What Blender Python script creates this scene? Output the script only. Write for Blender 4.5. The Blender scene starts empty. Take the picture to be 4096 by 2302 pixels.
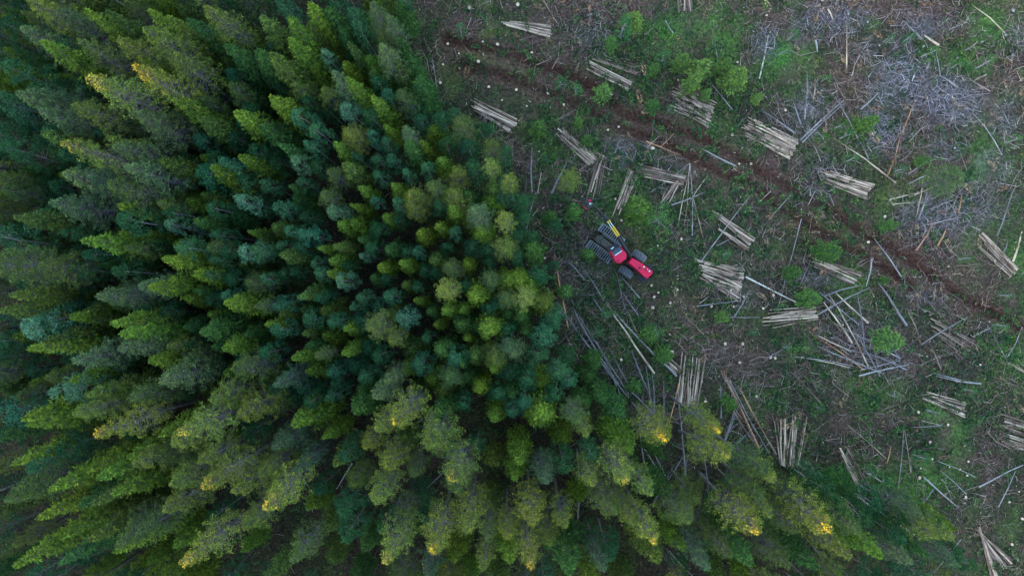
import bpy, math, random
import numpy as np
from mathutils import Vector, Matrix
R = math.radians
rng = np.random.default_rng(11)
random.seed(11)
sc = bpy.context.scene
C = sc.collection

# ------------------------------------------------------------ camera, sky, sun, exposure
CAMZ = 84.0; PPM = 39.4; CX, CY = 2048.0, 1151.0
cam = bpy.data.objects.new('camera', bpy.data.cameras.new('camera')); C.objects.link(cam)
cam.location = (0, 0, CAMZ); cam.rotation_euler = (0, 0, 0)
cam.data.sensor_width = 36.0; cam.data.lens = 36.0 * CAMZ / (4096 / PPM)
cam.data.clip_start = 0.5; cam.data.clip_end = 3000
sc.camera = cam

SUN_EL, SUN_AZ = 4.5, 200.0          # azimuth measured counter-clockwise from +X, where the sun stands
sd = Vector((math.cos(R(SUN_AZ)) * math.cos(R(SUN_EL)), math.sin(R(SUN_AZ)) * math.cos(R(SUN_EL)), math.sin(R(SUN_EL))))
w = bpy.data.worlds.new('World'); sc.world = w; w.use_nodes = True
nt = w.node_tree; nt.nodes.clear()
sky = nt.nodes.new('ShaderNodeTexSky'); sky.sky_type = 'NISHITA'; sky.sun_disc = False
sky.sun_elevation = R(SUN_EL); sky.sun_rotation = R(90 - SUN_AZ); sky.altitude = 200
sky.dust_density = 1.0; sky.ozone_density = 1.7
bg = nt.nodes.new('ShaderNodeBackground'); bg.inputs[1].default_value = 0.15
wo = nt.nodes.new('ShaderNodeOutputWorld')
nt.links.new(sky.outputs[0], bg.inputs[0]); nt.links.new(bg.outputs[0], wo.inputs[0])
sl = bpy.data.lights.new('sun', 'SUN'); sl.energy = 3.2; sl.angle = R(0.6); sl.color = (1.0, 0.50, 0.14)
so = bpy.data.objects.new('sun', sl); C.objects.link(so); so.location = (0, 0, 90)
so.rotation_euler = sd.to_track_quat('Z', 'Y').to_euler()
sc.view_settings.view_transform = 'Standard'; sc.view_settings.look = 'None'
sc.view_settings.exposure = 3.65; sc.view_settings.gamma = 1.0
sc.cycles.max_bounces = 4; sc.cycles.diffuse_bounces = 1; sc.cycles.glossy_bounces = 2
sc.cycles.transmission_bounces = 3; sc.cycles.use_denoising = True

# ------------------------------------------------------------ coordinates
def W(x, y, z=0.0):
    k = (CAMZ - z) / CAMZ / PPM
    return np.array([(x - CX) * k, -(y - CY) * k, z])
def PX(X, Y, z=0.0):
    k = PPM * CAMZ / (CAMZ - z)
    return CX + X * k, CY - Y * k
O = 2576 / 4096.0                      # overview pixels -> source pixels
def V_(x, y): return x / O, y / O

def vnoise(x, y, s, seed):
    """value noise, vectorised"""
    x = np.asarray(x, float) / s; y = np.asarray(y, float) / s
    xi = np.floor(x).astype(np.int64); yi = np.floor(y).astype(np.int64)
    fx = x - xi; fy = y - yi; fx = fx * fx * (3 - 2 * fx); fy = fy * fy * (3 - 2 * fy)
    def h(a, b):
        n = (a * 374761393 + b * 668265263 + seed * 974634777) & 0x7fffffff
        n = ((n ^ (n >> 13)) * 1274126177) & 0x7fffffff
        return ((n ^ (n >> 16)) & 0xffff) / 65535.0
    return (h(xi, yi) * (1 - fx) + h(xi + 1, yi) * fx) * (1 - fy) + (h(xi, yi + 1) * (1 - fx) + h(xi + 1, yi + 1) * fx) * fy
def fbm(x, y, s, seed, o=4):
    a, t, r = 1.0, 0.0, 0.0
    for i in range(o):
        r = r + a * vnoise(x, y, s / 2 ** i, seed + i * 7); t += a; a *= 0.55
    return r / t

RUTS = [[(1120,100),(1290,138),(1400,180),(1500,228),(1570,285),(1650,308),(1780,350),(1850,392),(1960,460),(2010,490),(2090,530),(2180,590),(2260,632),(2345,695),(2440,760),(2576,830)],
        [(1160,165),(1235,185),(1310,208),(1400,245),(1500,290),(1570,330),(1640,345),(1720,385),(1800,425),(1880,460),(1950,515),(2030,562),(2110,612),(2190,655),(2290,715)]]
RUTS = [np.array([W(*V_(*p))[:2] for p in r]) for r in RUTS]
def rutdist(x, y):
    d = np.full(np.shape(x), 1e9)
    for r in RUTS:
        for a, b in zip(r[:-1], r[1:]):
            ab = b - a; t = np.clip(((x - a[0]) * ab[0] + (y - a[1]) * ab[1]) / (ab @ ab), 0, 1)
            d = np.minimum(d, np.hypot(x - a[0] - t * ab[0], y - a[1] - t * ab[1]))
    return d
def hgt(x, y):
    x = np.asarray(x, float); y = np.asarray(y, float)
    h = 0.5 * (fbm(x, y, 9, 3, 3) - .5) + 0.16 * (fbm(x, y, 1.1, 5, 3) - .5)
    d = rutdist(x, y)
    return h - 0.42 * np.exp(-(d / 0.42) ** 2) + 0.07 * np.exp(-((d - .85) / 0.25) ** 2)
def h1(x, y): return float(hgt(np.array([x]), np.array([y]))[0])

FOREST = [(-900,-700),(1000,-700),(1010,0),(1035,90),(1060,200),(1090,250),(1165,270),(1225,320),(1250,370),(1310,420),(1325,560),(1385,640),(1390,700),
          (1375,760),(1415,830),(1450,930),(1530,1010),(1650,1060),(1830,1085),(1960,1160),(2150,1225),(2300,1275),(2390,1340),(2400,1448),(2440,2000),(-900,2000)]
FOREST = np.array([V_(*p) for p in FOREST])
def inpoly(x, y, P=FOREST):
    x = np.asarray(x, float); y = np.asarray(y, float); r = np.zeros(x.shape, bool); n = len(P)
    for i in range(n):
        x1, y1 = P[i]; x2, y2 = P[(i + 1) % n]
        c = ((y1 > y) != (y2 > y)) & (x < (x2 - x1) * (y - y1) / (y2 - y1 + 1e-9) + x1)
        r ^= c
    return r
def blobs(L, x, y):
    """x, y world; L in overview pixels: cx, cy, rx, ry, weight"""
    m = np.zeros(np.shape(x))
    for b in L:
        c = W(*V_(b[0], b[1])); rx = b[2] / O / PPM; ry = b[3] / O / PPM
        g = b[4] * np.exp(-(((x - c[0]) / rx) ** 2 + ((y - c[1]) / ry) ** 2))
        m = np.maximum(m, g)
    return m
GREY = [(2270,190,80,100,1),(2380,250,90,70,1),(2090,50,100,50,.8),(1930,95,40,35,.9),(2190,130,60,50,.6),(2220,330,60,60,.8),(2180,850,130,80,.4),
        (2350,540,110,70,.7),(1590,375,55,35,.9),(2030,270,60,70,.6),(2130,790,70,40,.4),(2530,300,60,60,.6),(2330,60,90,40,.7),(1850,740,60,60,.3),
        (2440,520,80,80,.6),(2060,480,60,40,.5),(1500,90,60,50,.5),(2380,370,50,40,.7),(2250,900,90,50,.3),(2330,740,70,50,.4),(1800,900,60,40,.25),
        (1860,930,60,50,.25),(2500,420,60,60,.5),(2030,700,50,40,.6),(1230,290,40,30,.5),(1700,430,60,40,.4),(1480,640,90,80,.3),(2090,420,60,40,.5),(2560,100,60,60,.4)]
BROWN = [(1500,30,160,45,1),(2110,15,200,35,1),(2060,75,90,40,.7),(2390,400,50,40,.8),(2340,640,60,50,.8),(2130,1040,50,40,.8),(1790,885,60,40,.7),(1340,105,120,50,.6),
         (2180,860,110,70,.8),(1180,60,70,40,.6),(2370,90,60,40,.7),(2370,260,50,40,.8),(2140,200,90,60,.35),(1830,390,60,30,.5),(1990,560,60,30,.5),(1720,760,60,40,.6),
         (2290,590,110,50,.6),(2440,720,100,50,.5),(1850,880,50,50,.6),(2000,1080,60,60,.6),(1620,300,50,30,.5),(1930,420,60,40,.5),(2550,210,50,60,.4),
         (1780,820,50,40,.5),(1890,500,50,50,.3),(2240,600,60,40,.6),(1860,450,30,30,.5)]
GREEN = [(1700,90,85,65,.85),(1620,60,60,50,.6),(2440,130,110,60,.9),(1830,60,80,60,.8),(1820,190,70,60,.7),(2470,420,80,90,.6),(2480,560,60,80,.6),(2250,1190,120,60,.8),
         (2110,345,60,50,.9),(2540,880,50,90,.8),(1900,360,40,40,.6),(2130,700,40,60,.6),(1690,800,60,50,.7),(1480,330,50,40,.5),(1980,130,60,90,.9),(2060,560,110,25,.7),
         (1590,500,80,60,.6),(2430,680,50,70,.6),(2400,1060,120,60,.6),(1560,860,90,60,.5),(2300,1230,90,60,.7),(1900,1010,80,60,.5),(1420,380,60,60,.5),(2560,640,50,70,.6),(2520,90,60,60,.7),(2210,1010,90,50,.6)]
MOSS = [(2145,190,65,60,1),(1220,130,100,60,.9),(2270,480,50,35,.9),(1320,170,80,40,.7),(1520,190,40,30,.6),(2140,650,60,40,.4),(1650,270,60,30,.5),(1640,620,40,50,.5),(2330,430,40,60,.6)]

# ------------------------------------------------------------ mesh and object helpers
def mk_mesh(name, V, F, mats, mi=None, col=None, smooth=False):
    """V (n,3); F list of (m,k) index arrays; mi list of ints or arrays per F block"""
    me = bpy.data.meshes.new(name)
    V = np.asarray(V, np.float32)
    me.vertices.add(len(V)); me.vertices.foreach_set('co', V.ravel())
    F = [np.asarray(f, np.int32) for f in F if len(f)]
    idx = np.concatenate([f.ravel() for f in F]); ks = np.concatenate([np.full(len(f), f.shape[1], np.int32) for f in F])
    me.loops.add(len(idx)); me.loops.foreach_set('vertex_index', idx)
    me.polygons.add(len(ks)); st = np.zeros(len(ks), np.int32); st[1:] = np.cumsum(ks)[:-1]
    me.polygons.foreach_set('loop_start', st); me.polygons.foreach_set('loop_total', ks)
    if mi is not None:
        me.polygons.foreach_set('material_index', np.concatenate([np.full(len(f), m, np.int32) if np.isscalar(m) else m for f, m in zip(F, mi)]))
    if smooth: me.polygons.foreach_set('use_smooth', np.ones(len(ks), bool))
    for m in mats: me.materials.append(m)
    if col is not None:
        a = me.color_attributes.new('tint', 'FLOAT_COLOR', 'POINT')
        a.data.foreach_set('color', np.asarray(col, np.float32).ravel())
    me.update(calc_edges=True)
    return me

class MB:
    """collects shapes of one mesh"""
    def __init__(s): s.V = []; s.Q = []; s.T = []; s.qm = []; s.tm = []; s.n = 0
    def add(s, V, Q=(), T=(), m=0):
        V = np.asarray(V, float).reshape(-1, 3)
        if len(Q): Q = np.asarray(Q, int).reshape(-1, 4) + s.n; s.Q.append(Q); s.qm += [m] * len(Q)
        if len(T): T = np.asarray(T, int).reshape(-1, 3) + s.n; s.T.append(T); s.tm += [m] * len(T)
        s.V.append(V); s.n += len(V)
    def tube(s, P, rad, n=6, m=0, cap=None, squash=1.0):
        P = np.asarray(P, float); k = len(P); rad = np.broadcast_to(rad, (k,)).astype(float)
        ring = []
        for i in range(k):
            d = P[min(i + 1, k - 1)] - P[max(i - 1, 0)]; d = d / (np.linalg.norm(d) + 1e-9)
            u = np.cross(d, [0, 0, 1.0]) if abs(d[2]) < .95 else np.cross(d, [1.0, 0, 0])
            u /= np.linalg.norm(u); v = np.cross(u, d)
            a = np.arange(n) * 2 * math.pi / n
            ring.append(P[i] + rad[i] * (np.cos(a)[:, None] * u + np.sin(a)[:, None] * v * squash))
        V = np.concatenate(ring); Q = []
        for i in range(k - 1):
            for j in range(n):
                Q.append((i * n + j, i * n + (j + 1) % n, (i + 1) * n + (j + 1) % n, (i + 1) * n + j))
        s.add(V, Q, m=m)
        cm = m if cap is None else cap
        for e, o_ in ((0, 0), (k - 1, (k - 1) * n)):
            b = V[o_:o_ + n]; c = P[e]
            T = [(j, (j + 1) % n, n) if e else ((j + 1) % n, j, n) for j in range(n)]
            s.add(np.vstack([b, c]), T=T, m=cm)
    def prism(s, bot, top, m=0):
        """convex polygon extruded: bot, top (n,3)"""
        bot = np.asarray(bot, float); top = np.asarray(top, float); n = len(bot)
        Q = [(j, (j + 1) % n, n + (j + 1) % n, n + j) for j in range(n)]
        s.add(np.vstack([bot, top]), Q, m=m)
        for P, f in ((bot, 1), (top, 0)):
            T = [((j + 1) % n, j, n) if f else (j, (j + 1) % n, n) for j in range(n)]
            s.add(np.vstack([P, P.mean(0)]), T=T, m=m)
    def mesh(s, name, mats, smooth=False):
        F, mi = [], []
        if s.Q: F.append(np.concatenate(s.Q)); mi.append(np.array(s.qm))
        if s.T: F.append(np.concatenate(s.T)); mi.append(np.array(s.tm))
        return mk_mesh(name, np.concatenate(s.V), F, mats, mi, smooth=smooth)

def link(name, data, parent=None, loc=None, kind=None):
    o = bpy.data.objects.new(name, data); C.objects.link(o)
    if parent: o.parent = parent
    if loc is not None: o.location = loc
    if kind: o['kind'] = kind
    return o
def tag(o, label, cat=None, group=None, kind=None):
    o['label'] = label
    if cat: o['category'] = cat
    if group: o['group'] = group
    if kind: o['kind'] = kind
    return o

def quads(c, d, s, L, Wd):
    """leaf quads: centre c, long dir d, side dir s, half length L, half width Wd"""
    L = np.broadcast_to(L, len(c))[:, None]; Wd = np.broadcast_to(Wd, len(c))[:, None]
    V = np.stack([c - d * L, c + s * Wd, c + d * L, c - s * Wd], 1).reshape(-1, 3)
    return V, np.arange(len(c) * 4).reshape(-1, 4)
def unit(v): return v / (np.linalg.norm(v, axis=-1, keepdims=True) + 1e-9)
def sticks(p0, p1, r0, r1):
    """three-sided tapered sticks, vectorised"""
    d = unit(p1 - p0); up = np.tile([0.0, 0, 1], (len(d), 1)); bad = np.abs(d[:, 2]) > .95; up[bad] = [1, 0, 0]
    u = unit(np.cross(d, up)); v = np.cross(u, d); V = []
    for p, r in ((p0, r0), (p1, r1)):
        r = np.broadcast_to(r, len(d))[:, None]
        for a in (math.pi / 2, math.pi * 7 / 6, math.pi * 11 / 6): V.append(p + r * (math.cos(a) * u + math.sin(a) * v))
    V = np.stack(V, 1).reshape(-1, 3); b = np.arange(len(d))[:, None] * 6
    Q = np.concatenate([b + np.array([[0, 1, 4, 3]]), b + np.array([[1, 2, 5, 4]]), b + np.array([[2, 0, 3, 5]])])
    return V, Q

# ------------------------------------------------------------ materials
def newmat(name, rough=0.8):
    m = bpy.data.materials.new(name); m.use_nodes = True
    n = m.node_tree; b = n.nodes['Principled BSDF']; b.inputs['Roughness'].default_value = rough
    b.inputs['Specular IOR Level'].default_value = 0.25
    return m, n, b
def N(n, t, **k):
    x = n.nodes.new(t)
    for a, v in k.items(): setattr(x, a, v)
    return x
def ramp(n, fac, stops):
    r = N(n, 'ShaderNodeValToRGB'); n.links.new(fac, r.inputs[0]); e = r.color_ramp.elements
    while len(e) < len(stops): e.new(.5)
    for q, (p, c) in zip(e, stops): q.position = p; q.color = (*c, 1)
    return r.outputs[0]
def noise(n, scale, detail=4, vec=None, stretch=None):
    t = N(n, 'ShaderNodeTexNoise'); t.inputs['Scale'].default_value = scale; t.inputs['Detail'].default_value = detail
    if vec is not None:
        if stretch:
            mp = N(n, 'ShaderNodeMapping'); mp.inputs['Scale'].default_value = stretch; n.links.new(vec, mp.inputs[0]); vec = mp.outputs[0]
        n.links.new(vec, t.inputs['Vector'])
    return t.outputs['Fac']
def mixc(n, a, b, fac, mode='MIX'):
    x = N(n, 'ShaderNodeMix', data_type='RGBA', blend_type=mode)
    for s, v in ((6, a), (7, b)):
        if isinstance(v, tuple): x.inputs[s].default_value = (*v, 1)
        else: n.links.new(v, x.inputs[s])
    if isinstance(fac, (int, float)): x.inputs[0].default_value = fac
    else: n.links.new(fac, x.inputs[0])
    return x.outputs[2]

def leafmat(name, lo=.55, hi=1.45, attr=None, transl=.05, warm=(1.25, 1.1, .7)):
    m, n, b = newmat(name, .75); b.inputs['Specular IOR Level'].default_value = .06
    if attr: a = N(n, 'ShaderNodeAttribute'); a.attribute_name = attr; base = a.outputs['Color']
    else: a = N(n, 'ShaderNodeObjectInfo'); base = a.outputs['Color']
    g = N(n, 'ShaderNodeNewGeometry')
    v = ramp(n, g.outputs['Random Per Island'], [(0, (lo,) * 3), (.6, (1, 1, 1)), (1, (hi * warm[0] / 1.1, hi, hi * warm[2] / .9))])
    c = mixc(n, base, v, 1.0, 'MULTIPLY')
    tc = N(n, 'ShaderNodeTexCoord'); c = mixc(n, c, ramp(n, noise(n, 1.9, 3, tc.outputs['Object']), [(.36, (.62, .68, .80)), (.62, (1.35, 1.3, 1.1))]), 1.0, 'MULTIPLY')
    n.links.new(c, b.inputs['Base Color'])
    tr = N(n, 'ShaderNodeBsdfTranslucent'); n.links.new(c, tr.inputs[0])
    ms = N(n, 'ShaderNodeMixShader'); ms.inputs[0].default_value = transl
    n.links.new(b.outputs[0], ms.inputs[1]); n.links.new(tr.outputs[0], ms.inputs[2])
    n.links.new(ms.outputs[0], n.nodes['Material Output'].inputs[0])
    return m
M_leaf = leafmat('leaf'); M_needle = leafmat('needle', .5, 1.5)
M_herb = leafmat('herb', .32, 1.9, attr='tint')

def barkmat(name, stops, scale=6, stretch=(1, 1, 1), objtint=True, rough=.85):
    m, n, b = newmat(name, rough)
    tc = N(n, 'ShaderNodeTexCoord'); oi = N(n, 'ShaderNodeObjectInfo')
    ad = N(n, 'ShaderNodeVectorMath', operation='ADD'); n.links.new(tc.outputs['Object'], ad.inputs[0])
    ml = N(n, 'ShaderNodeMath', operation='MULTIPLY'); ml.inputs[1].default_value = 37; n.links.new(oi.outputs['Random'], ml.inputs[0])
    n.links.new(ml.outputs[0], ad.inputs[1])
    f = noise(n, scale, 6, ad.outputs[0], stretch)
    c = ramp(n, f, stops)
    if objtint: c = mixc(n, c, oi.outputs['Color'], 1.0, 'MULTIPLY')
    n.links.new(c, b.inputs['Base Color'])
    bp = N(n, 'ShaderNodeBump'); bp.inputs['Strength'].default_value = .5; bp.inputs['Distance'].default_value = .03
    n.links.new(noise(n, scale * 5, 4, ad.outputs[0], stretch), bp.inputs['Height']); n.links.new(bp.outputs[0], b.inputs['Normal'])
    return m
M_log = barkmat('log_bark', [(.32, (.15, .095, .075)), (.42, (.34, .25, .20)), (.52, (.52, .42, .35)), (.64, (.72, .60, .48))], 1.6, (.4, 3, 3))
M_cut = barkmat('cut_wood', [(.35, (.60, .42, .30)), (.65, (.76, .60, .46))], 8)
M_trunk = barkmat('conifer_bark', [(.3, (.09, .075, .07)), (.6, (.24, .21, .21)), (.8, (.36, .33, .33))], 3)
M_birch = barkmat('birch_bark', [(.33, (.06, .05, .05)), (.42, (.55, .52, .5)), (.8, (.75, .72, .70))], 3, (1, 1, 4))
M_dead = barkmat('dead_wood', [(.3, (.20, .165, .15)), (.55, (.42, .37, .355)), (.8, (.58, .52, .50))], 2.5, (.4, 3, 3))
M_root = barkmat('stump_bark', [(.3, (.05, .035, .03)), (.7, (.18, .12, .09))], 8)

def attrmat(name, rough=.9):
    m, n, b = newmat(name, rough)
    a = N(n, 'ShaderNodeAttribute'); a.attribute_name = 'tint'; g = N(n, 'ShaderNodeNewGeometry')
    v = ramp(n, g.outputs['Random Per Island'], [(0, (.25,) * 3), (.6, (.9, .87, .87)), (1, (1.7, 1.62, 1.6))])
    n.links.new(mixc(n, a.outputs['Color'], v, 1.0, 'MULTIPLY'), b.inputs['Base Color'])
    return m
M_stick = attrmat('twig')

def ground_material():
    m, n, b = newmat('forest_ground', .95); b.inputs['Specular IOR Level'].default_value = .02
    a = N(n, 'ShaderNodeAttribute'); a.attribute_name = 'tint'; tc = N(n, 'ShaderNodeTexCoord'); P = tc.outputs['Object']
    f1 = ramp(n, noise(n, 3.2, 8, P), [(.3, (.35, .35, .35)), (.5, (.95, .95, .95)), (.7, (1.7, 1.6, 1.5))])
    c = mixc(n, a.outputs['Color'], f1, 1.0, 'MULTIPLY')
    f2 = ramp(n, noise(n, 9, 6, P), [(.50, (0, 0, 0)), (.64, (1, 1, 1))])
    c = mixc(n, c, (.10, .065, .04), mixc(n, (0, 0, 0), f2, .55))
    n.links.new(c, b.inputs['Base Color'])
    bp = N(n, 'ShaderNodeBump'); bp.inputs['Strength'].default_value = .9; bp.inputs['Distance'].default_value = .12
    n.links.new(noise(n, 6, 8, P), bp.inputs['Height']); n.links.new(bp.outputs[0], b.inputs['Normal'])
    return m
M_ground = ground_material()

# ------------------------------------------------------------ ground
def tint_at(X, Y, h=0.0):
    """own colour of soil and ground vegetation at a point"""
    X = np.asarray(X, float); Y = np.asarray(Y, float)
    j = (fbm(X, Y, 3.0, 21, 4) - .5)
    jx = X + 3 * (fbm(X, Y, 4, 31, 3) - .5); jy = Y + 3 * (fbm(X, Y, 4, 41, 3) - .5)
    base = np.stack([.070 + 0 * X, .058 + 0 * X, .036 + 0 * X], -1)
    def mixm(base, col, m): m = np.clip(m, 0, 1)[..., None]; return base * (1 - m) + np.array(col) * m
    br = np.clip(blobs(BROWN, jx, jy) * 1.3 + (fbm(X, Y, 2.2, 55, 4) - .49) * 3.2, 0, 1)
    g = np.clip(blobs(GREEN, jx, jy) + j * 1.2, 0, 1)
    base = mixm(base, (.085, .19, .04), g)
    base = mixm(base, (.15, .165, .035), blobs(MOSS, jx, jy) + j)
    base = mixm(base, (.15, .078, .064), br * .9)
    base = mixm(base, (.17, .145, .15), np.clip(blobs(GREY, jx, jy) * 1.1 + j - .25, 0, .6))
    d = rutdist(X + .5 * j, Y + .5 * j)
    base = mixm(base, (.12, .062, .048), .7 * np.exp(-(d / 1.5) ** 2))
    base = mixm(base, (.085, .034, .024), np.exp(-(d / .72) ** 2) * np.clip(.55 + 1.6 * (fbm(X, Y, 5, 77, 2) - .35), 0, 1))
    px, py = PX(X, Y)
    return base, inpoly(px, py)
def make_ground():
    xs = np.arange(-70, 70.01, .22); ys = np.arange(-48, 48.01, .22)
    X, Y = np.meshgrid(xs, ys); Z = hgt(X, Y)
    edge = np.clip(np.minimum(np.minimum(X + 70, 70 - X), np.minimum(Y + 48, 48 - Y)) / 4, 0, 1); Z = Z * edge
    col, f = tint_at(X, Y); col[f] = col[f] * .6  # shade under the trees painted in: forest floor colour darkened
    V = np.stack([X, Y, Z], -1).reshape(-1, 3); nx, ny = len(xs), len(ys)
    i = np.arange(nx * ny).reshape(ny, nx)
    Q = np.stack([i[:-1, :-1], i[:-1, 1:], i[1:, 1:], i[1:, :-1]], -1).reshape(-1, 4)
    rgba = np.concatenate([col.reshape(-1, 3), np.ones((nx * ny, 1))], 1)
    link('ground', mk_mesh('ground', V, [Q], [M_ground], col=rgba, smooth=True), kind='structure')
    # land beyond: a sheet to the horizon with an unseen ridge added to block the low evening sun
    ring = [0, 1]; rad = np.array([0.0, 20, 60, 100, 130, 150, 165, 190, 230, 300, 500, 900, 1500]); na = 96
    az = np.arange(na) * 2 * math.pi / na; P = []
    for r in rad:
        for a in az:
            t = math.cos(a - R(SUN_AZ)); k = min(1, max(0, (t - .05) * 2.2)); k = k * k * (3 - 2 * k)
            z = -1.2 + k * ADDED_RIDGE * min(1, max(0, (r - 95) / 65)) * (1 + .012 * math.sin(9 * a))
            P.append((r * math.cos(a), r * math.sin(a), z))
    Q = []
    for i_ in range(len(rad) - 1):
        for j_ in range(na): Q.append((i_ * na + j_, (i_ + 1) * na + j_, (i_ + 1) * na + (j_ + 1) % na, i_ * na + (j_ + 1) % na))
    col = np.tile([.035, .055, .025, 1], (len(P), 1))
    link('land_with_added_ridge', mk_mesh('land_with_added_ridge', P, [Q], [M_ground], col=col, smooth=True), kind='structure')
SHADE_Z = 19.8                                   # the ridge keeps everything lower than this in shade
ADDED_RIDGE = SHADE_Z + 160 * math.tan(R(SUN_EL)) + 1.2
make_ground()

# ------------------------------------------------------------ tree prototypes
def spruce_proto(seed, H=16.0, Rad=1.25, base=.12, fine=1.0):
    g = np.random.default_rng(seed); T = MB()
    T.tube([(0, 0, -.3), (.05, .02, H * .3), (0, .05, H * .7), (0, 0, H)], [.17, .13, .07, .012], 6)
    cs, ds, ss, Ls, Ws = [], [], [], [], []
    z = H * base
    while z < H - .12:
        f = (H - z) / (H * (1 - base)); rr = Rad * 1.08 * min(1, (f * 1.2) ** .80) * (1 - .2 * max(0, f - .8) / .2) + .06
        nb = int(5 + 1.6 * min(1, f * 2)); a0 = g.uniform(0, 6.28)
        for k in range(nb):
            a = a0 + k * 6.283 / nb + g.normal(0, .16); L = rr * g.uniform(.58, 1.38)
            rise = .55 * (1 - f) - .22 * f + g.normal(0, .10); n = max(4, int(L * 12 * fine))
            t = np.linspace(.12, 1, n); u = np.array([math.cos(a), math.sin(a), 0]); sv = np.array([-math.sin(a), math.cos(a), 0])
            c = np.array([0, 0, z]) + u * (t * L)[:, None] + np.array([0, 0, 1.]) * (rise * t * L + .12 * L * t * t * (1 if f > .3 else 0))[:, None]
            wd = (.05 + .31 * L ** .5 * np.sin(np.clip(t * 2.6, 0, 3.1)) ** 1 * .9)
            for sgn in (-1, 1):
                off = g.uniform(.35, .9, n) * wd
                cc = c + sv * (sgn * off)[:, None]; cc[:, 2] -= off * .35 + g.uniform(0, .06, n)
                d = unit(u * g.uniform(.5, 1.0, (n, 1)) + sv * sgn * g.uniform(.35, .9, (n, 1)) + np.array([0, 0, 1.]) * g.normal(-.1, .22, (n, 1)))
                s = unit(np.cross(d, unit(np.array([0, 0, 1.]) + g.normal(0, .35, (n, 3)))))
                cs.append(cc); ds.append(d); ss.append(s); Ls.append(g.uniform(.11, .20, n)); Ws.append(g.uniform(.045, .085, n))
            if f > .15 and k % 2 == 0: T.tube([(0, 0, z), c[n // 2], c[-1]], [.022, .014, .004], 3)
        z += g.uniform(.40, .68)
    # leader
    n = 14; t = np.linspace(0, 1, n); c = np.stack([g.normal(0, .04, n), g.normal(0, .04, n), H - .6 + .7 * t], -1)
    d = unit(np.stack([g.normal(0, .5, n), g.normal(0, .5, n), np.ones(n)], -1)); s = unit(np.cross(d, g.normal(0, 1, (n, 3))))
    cs.append(c); ds.append(d); ss.append(s); Ls.append(np.full(n, .12)); Ws.append(np.full(n, .04))
    V, Q = quads(np.concatenate(cs), np.concatenate(ds), np.concatenate(ss), np.concatenate(Ls), np.concatenate(Ws))
    return T.mesh('spruce_trunk', [M_trunk]), mk_mesh('spruce_crown', V, [Q], [M_needle])

def clumpy(g, centres, rads, dens, size, flat=.75, up=.5):
    cs, ds, ss, Ls, Ws = [], [], [], [], []
    for c, r in zip(centres, rads):
        n = int(dens * r * r * 12)
        v = unit(g.normal(0, 1, (n, 3))); v[:, 2] = np.where(g.random(n) < .7, np.abs(v[:, 2]), v[:, 2])
        rr = r * g.uniform(.45, 1.12, n) ** .7
        p = c + v * rr[:, None] * np.array([1, 1, flat])
        nrm = unit(v * .5 + np.array([0, 0, up]) + g.normal(0, .45, (n, 3)))
        d = unit(np.cross(nrm, g.normal(0, 1, (n, 3)))); s = np.cross(nrm, d)
        cs.append(p); ds.append(d); ss.append(s); Ls.append(g.uniform(.7, 1.3, n) * size); Ws.append(g.uniform(.45, .8, n) * size)
    return quads(*[np.concatenate(q) for q in (cs, ds, ss, Ls, Ws)])

def pine_proto(seed, H=18.0, Rad=1.7, base=.45):
    g = np.random.default_rng(seed); T = MB()
    lean = g.normal(0, .15, 2)
    T.tube([(0, 0, -.3), (lean[0] * .3, lean[1] * .3, H * .35), (lean[0], lean[1], H * .72), (0, 0, H * .96)], [.20, .16, .10, .03], 7)
    ce, cr = [], []
    z = H * base
    while z < H - .3:
        f = (H - z) / (H * (1 - base)); rr = Rad * (.05 + 1.08 * min(1, f * 1.25) ** .95) * (1 - .35 * max(0, f - .75) / .25)
        nb = g.integers(4, 6); a0 = g.uniform(0, 6.28)
        for k in range(nb):
            a = a0 + k * 6.283 / nb + g.normal(0, .25); L = rr * g.uniform(.6, 1.18); rise = .75 * (1 - f) + .12 + g.normal(0, .08)
            tip = np.array([math.cos(a) * L, math.sin(a) * L, z + rise * L]); mid = np.array([math.cos(a + .15) * L * .5, math.sin(a + .15) * L * .5, z + rise * L * .35])
            T.tube([(0, 0, z), mid, tip], [.05, .032, .010], 3)
            ce.append(tip); cr.append(g.uniform(.19, .32) * (.55 + .45 * min(1, f * 3)))
            for q in range(g.integers(2, 5)):
                b = a + g.normal(0, .5); LL = L * g.uniform(.45, .98); e = np.array([math.cos(b) * LL, math.sin(b) * LL, z + rise * LL + g.uniform(0, .3)])
                T.tube([mid, e], [.020, .007], 3); ce.append(e); cr.append(g.uniform(.13, .25) * (.6 + .4 * min(1, f * 3)))
        z += g.uniform(.40, .62)
    ce.append(np.array([0, 0, H - .12])); cr.append(.12)
    for k in range(9):                                       # dead twigs under the crown
        a = g.uniform(0, 6.28); zz = g.uniform(H * (base - .2), H * base); L = g.uniform(.5, 1.3)
        T.tube([(0, 0, zz), (math.cos(a) * L, math.sin(a) * L, zz + .1)], [.025, .006], 3)
    V, Q = clumpy(g, ce, cr, 26, .065, .8, .6)
    return T.mesh('pine_trunk', [M_trunk]), mk_mesh('pine_crown', V, [Q], [M_needle])

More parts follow.
